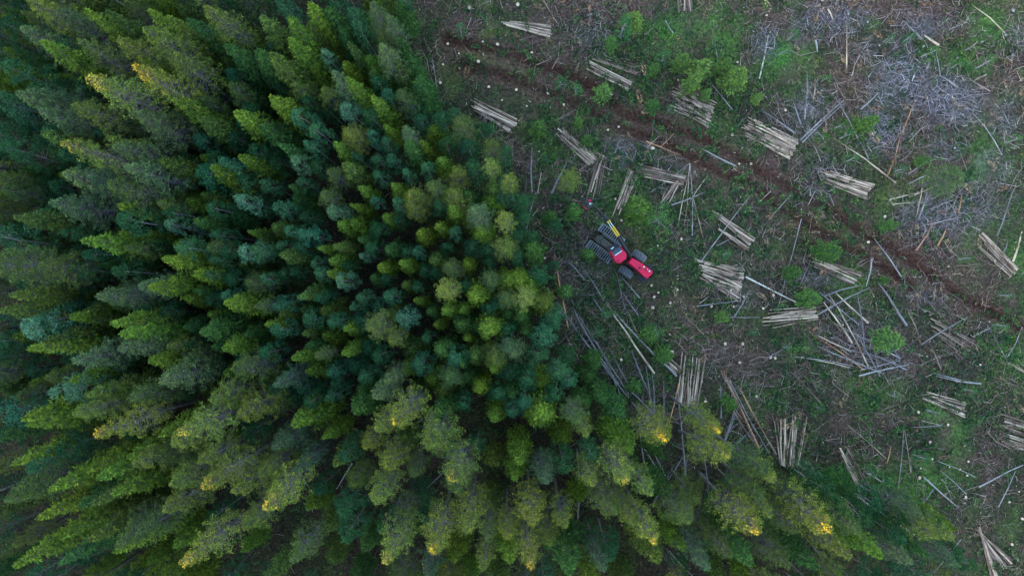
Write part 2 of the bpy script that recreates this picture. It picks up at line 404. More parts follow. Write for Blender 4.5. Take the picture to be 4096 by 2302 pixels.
def birch_proto(seed, H=12.0, Rad=1.45, base=.34, nc=72, cs=(.20, .42), dens=26):
    g = np.random.default_rng(seed); T = MB()
    T.tube([(0, 0, -.3), (.08, .05, H * .35), (-.05, .1, H * .7), (.1, 0, H * .93)], [.11, .085, .05, .012], 6)
    ce, cr = [], []
    for k in range(nc):
        t = g.uniform(0, 1); z = H * (base + (1 - base) * t ** .8); f = (z / H - base) / (1 - base)
        env = Rad * math.sin(min(1, (1 - f) * 1.25 + .05) * math.pi / 2) ** .8 * (.65 + .35 * min(1, f * 3))
        a = g.uniform(0, 6.28); L = env * g.uniform(.3, 1.12) ** .6
        e = np.array([math.cos(a) * L, math.sin(a) * L, z])
        ce.append(e); cr.append(g.uniform(*cs))
        if k % 4 == 0: T.tube([(0, 0, z - L * .9), e * [.5, .5, 1] - [0, 0, .25 * L], e], [.025, .015, .006], 3)
    ce.append(np.array([.1, 0, H - .3])); cr.append(.35)
    V, Q = clumpy(g, ce, cr, dens, .075, .7, .6)
    return T.mesh('birch_trunk', [M_birch]), mk_mesh('birch_crown', V, [Q], [M_leaf])

PROTO = {
    'S': [(16.0, 1.25, spruce_proto(s, 16, r)) for s, r in ((1, 1.2), (2, 1.3), (3, 1.25), (4, 1.15), (5, 1.3), (6, 1.25))],
    's': [(5.0, 1.1, spruce_proto(s, 5, 1.1, .06, 1.2)) for s in (11, 12, 13)],
    'P': [(18.0, 1.7, pine_proto(s, 18, 1.7)) for s in (21, 22, 23, 24, 25)],
    'G': [(16.0, 1.5, pine_proto(s, 16, 1.5, .35)) for s in (31, 32, 33)],
    'B': [(12.0, 1.45, birch_proto(s, 12, 1.45)) for s in (41, 42, 43, 44, 45, 46)],
    'b': [(4.0, 1.2, birch_proto(s, 4, 1.2, .12, 36, (.13, .30), 24)) for s in (51, 52, 53)],
}
TINTS = {  # own colours, with the words that describe them
    'S': [((.092, .142, .018), 'bright yellow-green'), ((.040, .088, .022), 'mid green'), ((.070, .102, .022), 'olive green')],
    's': [((.115, .185, .045), 'bright lime green'), ((.075, .145, .036), 'fresh green')],
    'P': [((.122, .152, .030), 'yellowish'), ((.074, .108, .030), 'olive')],
    'G': [((.082, .126, .054), 'grey-green'), ((.060, .100, .050), 'dull grey-green')],
    'B': [((.026, .082, .034), 'deep green'), ((.038, .108, .052), 'blue-green'), ((.076, .160, .092), 'pale blue-green')],
    'b': [((.055, .145, .050), 'leafy green'), ((.080, .165, .050), 'fresh light green')],
}
KIND = {'S': ('spruce_tree', 'spruce'), 's': ('young_spruce', 'young spruce'), 'P': ('pine_tree', 'pine'), 'G': ('pine_tree', 'pine'),
        'B': ('birch_tree', 'birch'), 'b': ('birch_bush', 'birch bush')}
SHAPE = {'S': 'spruce with ragged boughs', 's': 'young spruce', 'P': 'pine with grey limbs', 'G': 'feathery pine',
         'B': 'round birch crown', 'b': 'low birch bush'}
trees = []                     # (root, kind, tint words, size words, px, py)
first = {}
def plant(k, x, y, H, rad, ti, proto=None, where='forest'):
    """x, y: photo pixels of the crown; H height; rad crown radius in metres"""
    zc = H * {'S': .93, 's': .6, 'P': .88, 'G': .88, 'B': .8, 'b': .6}[k]
    b = W(x, y, zc); z0 = h1(b[0], b[1])
    i = proto if proto is not None else int(rng.integers(len(PROTO[k])))
    pH, pR, (tm, cm) = PROTO[k][i]
    name, cat = KIND[k]
    root = bpy.data.objects.new(name, None); C.objects.link(root); root.empty_display_size = .3
    s = H / pH; q = rad / pR
    root.location = (b[0], b[1], z0); root.rotation_euler = (rng.normal(0, .02), rng.normal(0, .02), rng.uniform(0, 6.28))
    root.scale = (q, q, s)
    key = (k, i)
    if key not in first:
        t = link('trunk', tm, root); c = link('crown', cm, root); first[key] = (t, c)
    else:
        t0, c0 = first[key]; t = t0.copy(); c = c0.copy()
        for o in (t, c): C.objects.link(o); o.parent = root
    col, word = TINTS[k][ti]; v = rng.uniform(.82, 1.2); hsh = rng.normal(0, .07)
    c.color = (col[0] * v * (1 + hsh), col[1] * v, col[2] * v * (1 - hsh), 1); t.color = (.38, .36, .36, 1) if k == 'B' else (.62, .60, .62, 1)
    root['category'] = cat
    root['group'] = {'S': 'spruces of the standing forest', 'P': 'pines of the standing forest', 'G': 'pines of the standing forest', 'B': 'birches of the standing forest',
                     's': 'young spruces left in the clearing', 'b': 'birch bushes left in the clearing'}[k]
    trees.append((root, k, word, H, rad, x, y))
    return root

def Z(off, f=.5303):
    return lambda x, y: (off[0] + x * f, off[1] + y * f)
# forest trees read off the photograph: block offset, then (x, y, kind, height, crown radius in block pixels, tint)
BL = [((0, 0), [(290,15,'P',19,0,0),(640,85,'S',18,0,0),(1190,125,'S',16,0,0),(1205,235,'P',19,0,0),(1680,110,'P',18,120,0),(1310,185,'S',17,0,2),(370,360,'S',18,0,0),
    (740,395,'P',17,0,1),(1015,345,'P',18,0,0),(1130,460,'S',15,0,0),(1335,480,'P',18,0,0),(1110,572,'P',20.6,0,0),(797,632,'P',20.4,0,0),(850,595,'G',17,0,0),(205,245,'G',17,0,0),
    (235,735,'G',18,0,0),(340,700,'G',16,0,1),(415,830,'G',17,0,0),(660,750,'P',18,0,0),(1110,890,'G',18,0,0),(1750,825,'S',17,0,0),(1375,745,'S',18,0,0),(1510,920,'S',16,0,2),
    (1740,365,'S',17,0,1),(980,1075,'G',18,0,0),(640,1142,'P',19.6,0,0),(880,1065,'S',18,0,2),(1025,1285,'G',18,0,0),(590,1335,'G',18,0,0),(750,1350,'G',17,0,1),(345,990,'S',15,0,2),
    (40,1000,'B',13,0,0),(180,550,'B',14,0,0),(110,200,'B',14,0,0),(600,420,'B',14,0,0),(1490,125,'S',17,0,1),(960,1430,'P',18,0,1),(1840,1185,'S',14,0,0),(1770,1260,'B',13,0,1),
    (1640,1310,'S',14,0,0),(1570,1290,'B',13,0,0),(500,160,'G',17,0,1),(880,130,'S',16,0,2),(60,740,'B',15,0,1),(180,1150,'B',15,0,0),(450,1000,'B',13,0,0),(1250,1210,'S',15,0,2),(620,1180,'B',13,0,0)]),
 ((1024, 0), [(275,205,'S',18,0,0),(270,335,'S',18,0,0),(175,465,'S',18,0,2),(130,735,'S',17,0,0),(395,60,'S',17,0,0),(560,80,'S',15,0,1),(260,70,'B',15,100,1),(720,180,'B',14,80,1),
    (890,80,'G',17,100,0),(600,250,'S',14,60,1),(730,360,'S',15,70,2),(540,430,'B',14,70,2),(610,560,'G',17,90,0),(740,620,'S',17,80,0),(900,740,'S',16,80,0),(730,830,'B',14,90,2),
    (985,950,'S',12,60,0),(1120,990,'G',15,90,0),(1255,1060,'S',13,60,0),(1120,1090,'S',16,90,1),(590,1100,'S',15,80,0),(650,1250,'S',16,110,2),(390,880,'B',15,90,1),(470,990,'B',15,100,1),
    (230,1100,'S',15,80,1),(420,1110,'B',14,80,1),(320,1220,'B',14,90,2),(770,1190,'B',12,70,0),(870,1070,'B',13,80,1),(990,1110,'B',12,80,1),(900,1200,'B',12,80,1),(1270,1270,'B',12,80,1),
    (1370,1190,'S',12,75,0),(1130,1310,'B',12,70,1),(930,1330,'B',11,80,1),(790,1410,'S',13,70,0),(1040,1410,'S',12,70,0),(1355,1390,'P',14,100,1),(1775,1190,'P',16,90,0),(1640,1290,'B',12,110,0),
    (1905,1330,'P',16,90,0),(1225,610,'S',14,110,1),(1165,450,'S',12,70,1),(980,340,'G',17,100,0),(1050,440,'S',14,60,2),(860,550,'S',12,80,1),(930,630,'B',12,70,0),(990,730,'B',12,80,1),
    (1085,310,'S',13,70,1),(1240,900,'B',9,80,1),(1420,900,'B',10,100,0),(1530,1030,'B',9,80,1),(1420,1080,'B',10,90,0),(1700,970,'B',7,80,0),(360,1400,'B',12,80,1),(260,1370,'S',12,60,1),
    (90,1400,'B',12,80,1),(820,270,'B',14,80,1),(1010,130,'G',16,90,0),(620,60,'B',13,70,0),(60,150,'S',16,0,2),(30,420,'S',16,0,1),(60,920,'S',15,0,1),(1280,780,'B',7,90,0),(1480,870,'B',8,70,1)]),
 ((0, 768), [(520,100,'G',17,0,0),(940,85,'S',15,0,0),(1050,210,'B',16,150,0),(1860,110,'B',14,95,2),(1630,120,'B',14,80,0),(1490,230,'S',13,90,1),(1360,290,'B',14,80,2),(1680,320,'B',12,70,1),
    (1880,310,'S',11,60,0),(715,335,'S',18,0,0),(1255,525,'S',17,0,0),(1480,595,'S',14,0,0),(1080,705,'G',16,0,0),(1170,690,'S',17,0,0),(785,780,'G',17,0,0),(1450,440,'B',15,110,1),
    (1870,450,'B',14,120,2),(1680,540,'B',12,80,1),(940,600,'B',14,100,0),(790,440,'B',14,90,0),(1750,760,'B',13,80,1),(1725,875,'S',16,0,0),(910,975,'S',17,0,0),(985,1115,'S',18,0,0),
    (335,1185,'S',18,0,0),(310,1035,'B',16,0,2),(400,1110,'S',16,0,2),(660,1245,'G',17,0,0),(985,1195,'G',17,0,0),(1140,1315,'S',15,0,0),(1290,1395,'G',17,0,0),(550,1385,'S',14,0,0),
    (1580,1045,'S',14,0,1),(1700,1150,'S',15,0,0),(1850,1370,'P',17,0,1),(430,940,'B',14,0,1),(550,955,'S',13,0,0),(110,540,'P',18,190,1),(330,570,'P',16,150,1),(90,380,'B',16,150,1),(560,330,'B',13,80,0),
    (150,170,'S',16,0,2),(60,950,'S',17,0,2),(130,800,'S',16,0,2),(620,600,'B',13,90,0),(1640,640,'B',13,70,1),(1350,150,'B',13,80,0)]),
 ((1024, 768), [(620,150,'B',14,95,2),(190,130,'B',14,95,1),(770,90,'S',13,50,0),(900,75,'B',12,60,1),(1050,120,'B',13,80,1),(965,175,'S',13,65,0),(1370,230,'S',13,65,0),(1490,120,'S',14,85,0),
    (1690,150,'G',17,120,0),(1700,285,'S',13,95,0),(1890,210,'P',17,100,0),(1230,310,'S',13,75,0),(430,335,'B',14,110,1),(290,290,'B',13,80,1),(795,330,'S',12,60,1),(205,390,'B',12,70,1),
    (610,390,'S',13,70,2),(505,410,'S',12,55,0),(200,480,'S',14,100,2),(885,420,'B',13,80,0),(820,480,'B',13,55,2),(470,500,'B',12,65,1),(30,460,'B',14,95,1),(1110,545,'S',13,70,0),
    (1580,530,'S',12,65,0),(1770,525,'B',10,65,0),(935,565,'S',13,65,0),(1140,440,'B',11,80,0),(1225,460,'B',12,70,1),(1495,315,'B',12,70,1),(100,665,'B',13,75,1),(550,625,'S',13,70,0),
    (655,680,'B',14,95,2),(470,655,'B',13,75,1),(360,735,'S',14,80,2),(1405,720,'P',17,115,0),(1660,775,'S',16,115,0),(1880,660,'S',14,100,0),(1275,585,'B',10,75,0),(870,665,'S',11,60,1),
    (1100,695,'S',12,55,2),(1200,710,'B',12,60,0),(820,800,'B',13,75,1),(1040,800,'B',13,80,1),(750,865,'B',12,65,1),(1220,835,'S',12,50,0),(500,775,'B',12,75,0),(230,810,'B',13,100,1),
    (35,850,'P',14,80,1),(1430,900,'S',14,75,0),(1550,885,'S',12,60,0),(1150,960,'B',15,105,2),(860,1060,'P',17,140,1),(1030,1095,'P',14,90,0),(665,1040,'S',14,80,0),(600,970,'B',13,90,1),
    (215,1045,'B',14,105,1),(60,1025,'S',14,75,0),(350,1065,'S',13,65,2),(690,1180,'S',14,75,0),(1770,1030,'S',17,120,0),(410,1170,'S',13,75,1),(300,1255,'S',15,90,0),(480,1245,'P',14,75,1),
    (90,1230,'B',14,100,0),(600,1300,'B',14,80,1),(1600,1110,'S',12,50,0),(1400,1230,'S',15,100,1),(950,1235,'B',13,90,0),(1260,1310,'B',14,110,1),(1510,1260,'B',14,110,1),(1550,1315,'S',13,42,0),
    (1800,1340,'S',14,75,0),(850,1370,'B',13,100,1),(1890,1190,'G',14,100,0),(1290,1110,'B',12,65,1),(1390,1010,'S',11,55,0),(180,1400,'G',16,110,1),(1010,1390,'G',16,100,0),(1320,925,'S',12,60,1),
    (1340,600,'B',9,80,0),(1440,430,'B',9,70,0),(1000,640,'B',10,70,0),(1580,700,'B',10,70,0),(1090,210,'B',10,70,0),(700,560,'B',10,70,0),(330,590,'B',10,70,0)]),
 ((2048, 768), [(95,825,'P',17,115,0),(40,650,'S',15,100,0),(185,435,'S',13,100,1),(215,600,'B',10,100,0),(150,340,'B',9,80,0),(50,330,'B',10,80,0),(30,480,'B',10,90,0),(110,1035,'S',12,60,1),
    (245,1110,'B',13,120,1),(180,1250,'B',13,110,1),(50,1220,'G',14,100,0),(350,1340,'B',13,110,1),(430,1410,'B',12,90,1),(120,1390,'B',13,110,0),(640,1290,'S',8,70,1),(70,940,'S',12,80,1),
    (300,170,'S',8,60,1),(320,250,'B',7,70,0),(100,200,'B',8,90,0),(590,1400,'S',8,70,1),(470,150,'s',5,70,1),(150,700,'S',11,80,0),(310,550,'B',6,60,0),(400,750,'s',4,60,1)]),
 ((0, 1536), [(510,40,'B',17,0,2),(655,190,'P',18,0,0),(735,115,'S',18,0,2),(825,360,'P',20.4,0,0),(275,240,'S',17,0,0),(265,350,'S',18,0,0),(385,520,'B',16,0,1),(145,580,'S',18,0,0),(695,580,'S',18,0,0),
    (1245,330,'S',17,0,0),(1490,335,'P',19.2,0,0),(1370,435,'P',18,0,0),(1025,535,'S',17,0,0),(1140,610,'P',18,0,0),(1500,600,'P',19,0,0),(1355,705,'P',18,0,0),(1610,735,'P',20,0,0),
    (820,700,'S',18,0,0),(960,815,'S',18,0,0),(455,750,'S',18,0,0),(815,860,'S',17,0,2),(125,820,'P',18,0,1),(1375,915,'P',18,0,0),(335,1000,'S',18,0,0),(625,870,'S',16,0,1),(525,1095,'S',17,0,0),
    (895,1100,'P',18,0,1),(935,1260,'S',18,0,0),(755,1140,'S',17,0,2),(135,1340,'S',18,0,0),(1475,1300,'P',20.4,0,0),(515,1330,'S',17,0,1),(1640,110,'P',17,0,0),(1890,150,'P',17,0,0),
    (1840,780,'P',18,0,0),(1890,1040,'P',18,0,0),(350,1390,'B',13,0,0),(1080,110,'P',16,0,1),(1125,1100,'P',17,0,1),(120,220,'B',15,0,1),(1600,230,'P',16,0,1),(1250,520,'P',16,0,1),(600,430,'B',14,0,0),(1000,640,'S',15,0,2),(250,760,'P',17,0,1)]),
 ((1024, 1536), [(930,90,'G',17,120,0),(1100,195,'P',19.4,150,0),(940,345,'P',17,110,0),(740,200,'S',16,120,1),(350,285,'S',16,125,0),(600,90,'B',13,80,1),(540,410,'S',13,70,0),(1420,200,'S',15,100,1),
    (1670,75,'S',15,85,0),(1540,125,'B',13,80,0),(1820,255,'S',14,75,0),(1340,430,'P',19,180,0),(1670,440,'B',12,85,0),(700,500,'B',14,100,1),(800,490,'P',16,90,0),(960,610,'P',17,130,0),
    (600,600,'S',15,90,2),(910,810,'P',18.5,130,0),(1150,650,'P',16,90,1),(100,850,'P',20.4,150,0),(1540,700,'P',19.6,160,1),(1600,960,'P',18.5,150,0),(300,1280,'P',17,120,1),(1050,1010,'G',16,110,0),
    (680,900,'B',15,130,0),(700,1090,'B',15,120,0),(1030,1280,'P',20,140,0),(1360,1180,'P',19.8,160,0),(1740,1110,'P',17,100,1),(1880,1110,'P',17,100,0),(1890,1350,'S',15,100,0),(1760,1350,'P',17,90,0),
    (190,440,'G',16,120,1),(60,640,'P',17,110,0),(1800,110,'B',13,90,0),(980,1060,'B',13,80,0),(1280,1410,'G',16,100,1),(330,620,'G',16,90,1),(430,120,'B',13,90,0),(1480,800,'P',17,120,1)]),
 ((2048, 1536), [(235,300,'S',17,130,0),(520,260,'P',17,110,1),(580,350,'P',16,70,0),(840,215,'S',15,90,1),(710,110,'S',13,70,1),(860,465,'S',16,110,0),(600,530,'B',14,90,1),(400,590,'B',14,110,0),
    (255,700,'G',15,110,1),(60,570,'S',15,90,0),(30,730,'S',14,80,0),(610,730,'P',17,100,0),(840,690,'P',19.4,140,0),(1010,770,'P',18.6,110,0),(140,990,'P',19,140,0),(390,1020,'P',17,110,0),
    (700,910,'P',17,140,1),(890,1010,'P',17,110,0),(1060,1140,'P',19.5,120,0),(1150,380,'P',20.6,145,0),(1520,310,'P',19.8,110,0),(1575,620,'P',19,155,0),(1300,1040,'P',17,130,1),
    (1790,1040,'P',19.8,165,0),(80,1370,'P',19.8,120,0),(440,1380,'S',17,140,1),(740,1250,'B',14,110,0),(660,1350,'G',16,100,1),(1850,610,'P',16,130,1),(1560,1250,'P',16,110,1),(1800,1350,'S',17,130,1),
    (1450,1330,'G',16,110,1),(1110,1330,'S',15,110,2),(1180,835,'S',12,80,1),(1130,540,'S',11,60,1),(100,90,'B',13,110,1),(20,190,'B',13,90,1),(380,60,'B',13,90,0),(1890,830,'P',16,130,1),(560,150,'S',11,70,1)]),
 ((3072, 1536), [(420,1010,'P',20.4,170,0),(60,700,'P',17,110,0),(580,1030,'S',15,110,1),(720,970,'B',13,120,0),(640,1060,'P',16,130,1),(1230,1130,'P',14,120,0),(1130,990,'G',13,110,0),(830,1260,'S',15,120,0),(1230,1010,'B',11,90,0),(1400,1120,'S',11,80,0),(1350,1330,'G',13,100,0),(1180,1290,'S',12,90,1),(1480,1350,'B',10,90,0),(1020,1330,'G',14,100,0),(960,1000,'B',11,90,0),(780,900,'B',10,100,0),
    (110,1310,'P',16,130,1),(300,1370,'S',15,110,1),(570,1270,'P',17,120,0),(1400,1260,'B',10,90,0),(40,910,'P',17,110,0),(450,800,'B',12,100,0),(1330,1160,'P',15,120,0),(200,1100,'P',16,120,1),(950,1120,'B',12,110,0),(1100,1420,'B',12,110,1)]),
]
n_dig = 0; LIT = set()
occupied = []
for off, L in BL:
    f = .529 if off[1] == 1536 else .5303
    for (x, y, k, H, r, ti) in L:
        px, py = off[0] + x * f, off[1] + y * f
        if k in 'SB': H *= .80 + .16 * min(1, math.hypot(px - CX, py - CY) / 1900)
        if k == 'P' and H >= 19.2:
            wx = W(px, py, 18); H = 20.7 + (H - 19.2) * .45 + math.tan(R(SUN_EL)) * (wx[0] * math.cos(R(SUN_AZ)) + wx[1] * math.sin(R(SUN_AZ))); LIT.add((px, py))
        zc = H * .88
        rad = (r * f / (PPM * CAMZ / (CAMZ - zc))) if r else {'S': 1.25, 's': 1.0, 'P': 1.45, 'G': 1.45, 'B': 1.5, 'b': 1.2}[k] * rng.uniform(.9, 1.15)
        rad *= .88 if 900 < px < 2300 and 500 < py < 1600 else 1.02
        plant(k, px, py, H, rad, ti)
        occupied.append((px, py, r * f if r else 75)); n_dig += 1
# fill between them with lower trees, and beyond the frame with trees of all heights
pts = [(p[0], p[1]) for p in occupied]
g = np.random.default_rng(5)
def far_enough(x, y, dmin):
    P = np.array(pts); return np.min(np.hypot(P[:, 0] - x, P[:, 1] - y)) > dmin
cnt = {'S': 0, 'P': 0, 'B': 0, 'G': 0}
tries = 0
while tries < 16000:
    tries += 1
    x = g.uniform(-500, 4300); y = g.uniform(-450, 2750)
    if not bool(inpoly(np.array([x]), np.array([y]))[0]): continue
    inside = -60 < x < 4150 and -60 < y < 2360
    if math.hypot(x - 2780, (y - 1760) * 1.1) < 250 or math.hypot(x - 1130, y - 2140) < 150: continue
    if not far_enough(x, y, (92 if y > 1600 else 55) if inside else 132): continue
    u = g.random(); low = y > 1650
    k = ('P' if u < (.14 if inside else .33) else 'S' if u < (.52 if inside else .6) else 'B')
    H = g.uniform(6, 10.5) if inside else g.uniform(13, 17.5)
    if k == 'P': H = max(H, 12)
    if inside and sum(cnt.values()) > 700: continue
    cnt[k] += 1
    ti = int(g.integers(len(TINTS[k]))) if k != 'B' else int(g.choice([0, 0, 1]))
    plant(k, x, y, H, {'S': 1.2, 'P': 1.45, 'B': 1.35}[k] * g.uniform(.7, 1.0), ti)
    pts.append((x, y))
from collections import Counter; print('TREES', n_dig, cnt, Counter(t[1] for t in trees), Counter(t[1] for t in trees if -40<t[5]<4136 and -40<t[6]<2342))

# saplings and bushes left standing in the clearing: source pixels, radius px, kind, tint
SAP = [(2493,117,52,'b',0),(2505,90,40,'b',1),(2541,80,34,'s',0),(2451,170,26,'s',1),(2303,80,20,'b',0),(2732,239,32,'s',0),(2806,270,42,'s',0),(2775,329,38,'s',0),(2896,260,32,'s',0),
    (2949,302,44,'s',0),(2835,371,22,'s',0),(3037,387,20,'s',0),(2618,270,24,'s',1),(2658,228,32,'b',0),(2419,361,34,'s',0),(2308,355,32,'b',1),(2244,325,32,'b',0),(2618,419,26,'s',1),
    (2684,435,24,'b',0),(2154,510,36,'s',1),(2313,488,20,'s',1),(3365,500,32,'b',1),(3385,540,32,'b',0),(3470,493,36,'s',1),(3724,207,38,'b',1),(3830,260,24,'b',0),(3501,98,20,'b',1),
    (3565,156,20,'b',0),(3305,313,22,'b',1),(3830,708,64,'G',0),(3607,679,28,'b',0),(3406,636,30,'b',1),(2557,842,52,'s',1),(2637,874,62,'b',1),(2650,825,40,'b',0),(2356,1017,24,'s',1),
    (2896,1266,26,'s',0),(2658,1420,34,'s',1),(2626,1330,42,'b',1),(2600,1345,30,'s',1),(2907,1017,26,'b',0),(3326,1001,40,'s',1),(3252,1192,36,'s',1),(3570,1367,44,'s',0),(3867,1033,28,'b',1),
    (3541,1118,15,'s',1),(3178,1091,28,'s',1),(3745,922,16,'b',0),(3749,1652,42,'b',1),(3580,1583,24,'b',1),(3284,1636,22,'b',0),(3516,1917,56,'b',0),(3574,1996,55,'b',0),(3480,1960,44,'b',0),
    (2926,1615,30,'s',1),(2545,1549,28,'s',1),(2799,1658,38,'b',0),(2290,695,48,'P',0),(3640,150,24,'b',0),(3900,180,34,'b',1),(3950,250,36,'b',0),(3170,140,30,'b',0),(3140,200,34,'b',1),
    (3560,900,26,'s',1),(4010,1300,26,'b',0),(3880,1560,26,'b',0),(3690,1830,30,'b',0),(2350,560,24,'s',1),(1830,560,34,'b',0),(1960,520,34,'b',0),(1840,120,30,'b',0),(1700,330,36,'b',0),
    (2420,1250,26,'b',0),(2390,1330,30,'b',0),(3020,1330,24,'b',0),(3700,640,20,'s',1),(4060,560,30,'b',1),(4030,1180,24,'b',0),(3150,1390,22,'b',0)]
for x, y, r, k, ti in SAP:
    H = {'s': r * .11 + 1.0, 'b': r * .075 + .9, 'P': 14, 'G': 8}[k]
    k2 = PPM * CAMZ / (CAMZ - H * .7)
    plant(k, x, y, H, r / k2 * 1.02, ti)

# ------------------------------------------------------------ logs and trunks
def log_mesh(P, rads, n=7, bend=0, mats=None, twigs=0, g=None, name='log'):
    m = MB(); m.tube(P, rads, n, 0, cap=1)
    P = np.asarray(P, float)
    if twigs:
        L = np.linalg.norm(P[-1] - P[0])
        for q in range(int(twigs * L)):
            t = g.uniform(.15, 1); i = min(int(t * (len(P) - 1)), len(P) - 2); ff = t * (len(P) - 1) - i
            p = P[i] * (1 - ff) + P[i + 1] * ff; d = unit(P[-1] - P[0])
            s = unit(np.cross(d, g.normal(0, 1, 3))); s[2] = abs(s[2]) * .6; l = g.uniform(.25, 1.0 + .2 * max(0, twigs - 2)) * (1.1 - .5 * t)
            e = p + (s + d * .55) * l; m.tube([p, (p + e) / 2 + [0, 0, .04], e], [.018, .012, .005], 3)
    return m.mesh(name, mats or [M_log, M_cut])
def local(P, o):
    d = unit(P[-1] - P[0]); y = unit(np.cross([0, 0, 1.0], d)); z = np.cross(d, y)
    M = Matrix([[d[0], y[0], z[0]], [d[1], y[1], z[1]], [d[2], y[2], z[2]]])
    return (P - o) @ np.column_stack([d, y, z]), M.to_euler()
TW = ['dark barked', 'grey-brown', 'pale grey', 'cream peeled']
TC = [(.38, .28, .25), (.74, .57, .50), (1.04, .84, .74), (1.38, 1.14, .95)]
ORD = ['first', 'second', 'third', 'fourth', 'fifth', 'sixth', 'seventh', 'eighth', 'ninth', 'tenth', 'eleventh', 'twelfth', 'thirteenth', 'fourteenth', 'fifteenth',
       'sixteenth', 'seventeenth', 'eighteenth', 'nineteenth', 'twentieth', 'twenty-first', 'twenty-second', 'twenty-third', 'twenty-fourth']
# piles: end A (two corners), end B (two corners, flush cut), count, mean tone, name
PILES = [
 ((2712,-150),(2768,-150),(2706,50),(2772,46),9,1.0,'pile cut off by the top edge'),
 ((2020,88),(2025,104),(2207,104),(2203,160),8,1.5,'topmost slender pile by the forest'),
 ((2375,232),(2384,246),(2562,292),(2545,304),5,.9,'thin row above the tidy pile'),
 ((2372,258),(2355,288),(2524,330),(2506,366),12,1.6,'tidy pile above the upper rut'),
 ((2706,347),(2692,436),(2862,410),(2826,516),15,1.2,'splayed pile under the saplings'),
 ((3004,478),(2966,540),(3192,560),(3150,640),21,2.4,'biggest bright pile at upper right'),
 ((3290,676),(3276,732),(3488,738),(3455,800),13,2.1,'pile at the right below the green bush'),
 ((1898,396),(1888,432),(2072,478),(2036,540),15,1.8,'leftmost pile beside the forest edge'),
 ((2243,512),(2222,540),(2388,630),(2352,662),14,1.9,'slanting pile above the crane'),
 ((2340,790),(2392,790),(2394,612),(2430,636),9,1.3,'steep dark pile above the crane head'),
 ((2452,850),(2494,860),(2512,680),(2560,690),10,1.3,'steep pile right of the crane head'),
 ((2556,664),(2552,700),(2746,700),(2728,748),13,1.3,'flat pile above the big sapling'),
 ((2640,812),(2668,820),(2700,722),(2732,728),6,1.0,'short pile half under the birch bush'),
 ((2853,846),(2872,880),(3014,950),(2990,985),9,2.0,'upper half of the pile right of the harvester'),
 ((2888,920),(2880,945),(2995,990),(2972,1012),6,.9,'lower half of the pile right of the harvester'),
 ((2792,1048),(2815,1128),(2978,1070),(2946,1208),19,2.0,'wide fan pile right of the harvester tail'),
 ((3258,1034),(3250,1064),(3444,1094),(3408,1144),11,1.9,'pile below the lower wheel rut'),
 ((3062,1238),(3066,1306),(3256,1224),(3266,1276),14,1.5,'pile below the white birch trunk'),
 ((3724,1284),(3742,1352),(3902,1366),(3842,1432),10,1.6,'pile among brush near the right edge'),
 ((3924,934),(3898,984),(4068,1070),(4042,1112),9,2.2,'bright pile at the right edge'),
 ((2724,1424),(2808,1430),(2706,1614),(2792,1622),12,1.9,'upright pile at the forest corner'),
 ((3102,1668),(3232,1676),(3120,1858),(3200,1868),19,2.0,'upright pile at the lower right'),
 ((3348,1806),(3392,1790),(3434,1972),(3484,1940),11,.9,'brown slanting pile at the lower right'),
 ((3690,1566),(3672,1592),(3860,1608),(3848,1668),8,2.0,'thin pile below the brush at right'),
 ((4008,1662),(4002,1720),(4190,1720),(4180,1790),9,1.6,'upper pile cut off by the right edge'),
 ((4002,1740),(3998,1770),(4190,1790),(4180,1830),6,1.7,'lower pile cut off by the right edge'),
 ((3902,2118),(3920,2112),(4048,2240),(3956,2318),13,1.2,'fanned pile in the bottom right corner'),
 ((2606,1392),(2624,1380),(2724,1470),(2700,1506),6,1.6,'small pile at the long trunks'),
 ((4006,1448),(4018,1440),(4170,1508),(4160,1540),5,2.0,'small pile at the right edge'),
]
g = np.random.default_rng(17); nlog = 0
for (a0, a1, b0, b1, n, tone, pname) in PILES:
    A0, A1, B0, B1 = [W(*p)[:2] for p in (a0, a1, b0, b1)]
    wid = np.linalg.norm(B0 - B1); dia = .19
    m = min(n, max(2, int(wid / .17))); items = []
    for i in range(n):
        lay = i // m; t = ((i % m) + .5 * (lay % 2) + .15 + g.uniform(-.12, .3)) / m; t = min(max(t, 0), 1)
        ta = min(max(t + g.normal(0, .19), -.12), 1.12)
        A = A0 * (1 - ta) + A1 * ta; B = B0 * (1 - t) + B1 * t
        d = (B - A) / np.linalg.norm(B - A); A = A + d * g.uniform(-.5, .7); B = B + d * g.uniform(-.12, .18)
        items.append((t + lay * .01, lay, A, B))
    horiz = abs((B1 - B0)[0]) > abs((B1 - B0)[1])
    items.sort(key=lambda q: (q[3][0] if horiz else -q[3][1]))
    for i, (_, lay, A, B) in enumerate(items):
        r = g.uniform(.062, .110); c0 = (A + B) / 2; zg = max(h1(*A), h1(*B), h1(*c0))
        z = zg + r + lay * .16 + g.uniform(0, .05)
        pa = np.array([*A, z + g.uniform(0, .09)]); pb = np.array([*B, z])
        mid = (pa + pb) / 2 + np.append(g.normal(0, .04, 2), 0); loc = Vector((float(c0[0]), float(c0[1]), float(z)))
        P, rot = local(np.array([pa, mid, pb]), np.array(loc))
        me = log_mesh(P, [r * .72, r * .88, r], 7)
        o = link('log', me, loc=loc); o.rotation_euler = rot
        q = int(np.clip(round(tone - .1 + g.normal(0, 1.0)), 0, 3)); v = g.uniform(.85, 1.15)
        o.color = (TC[q][0] * v, TC[q][1] * v, TC[q][2] * v, 1)
        tag(o, '%s log, %s from the %s in the %s' % (TW[q], ORD[i], 'left' if horiz else 'top', pname), 'log', 'logs of the ' + pname); nlog += 1
print('logs', nlog)

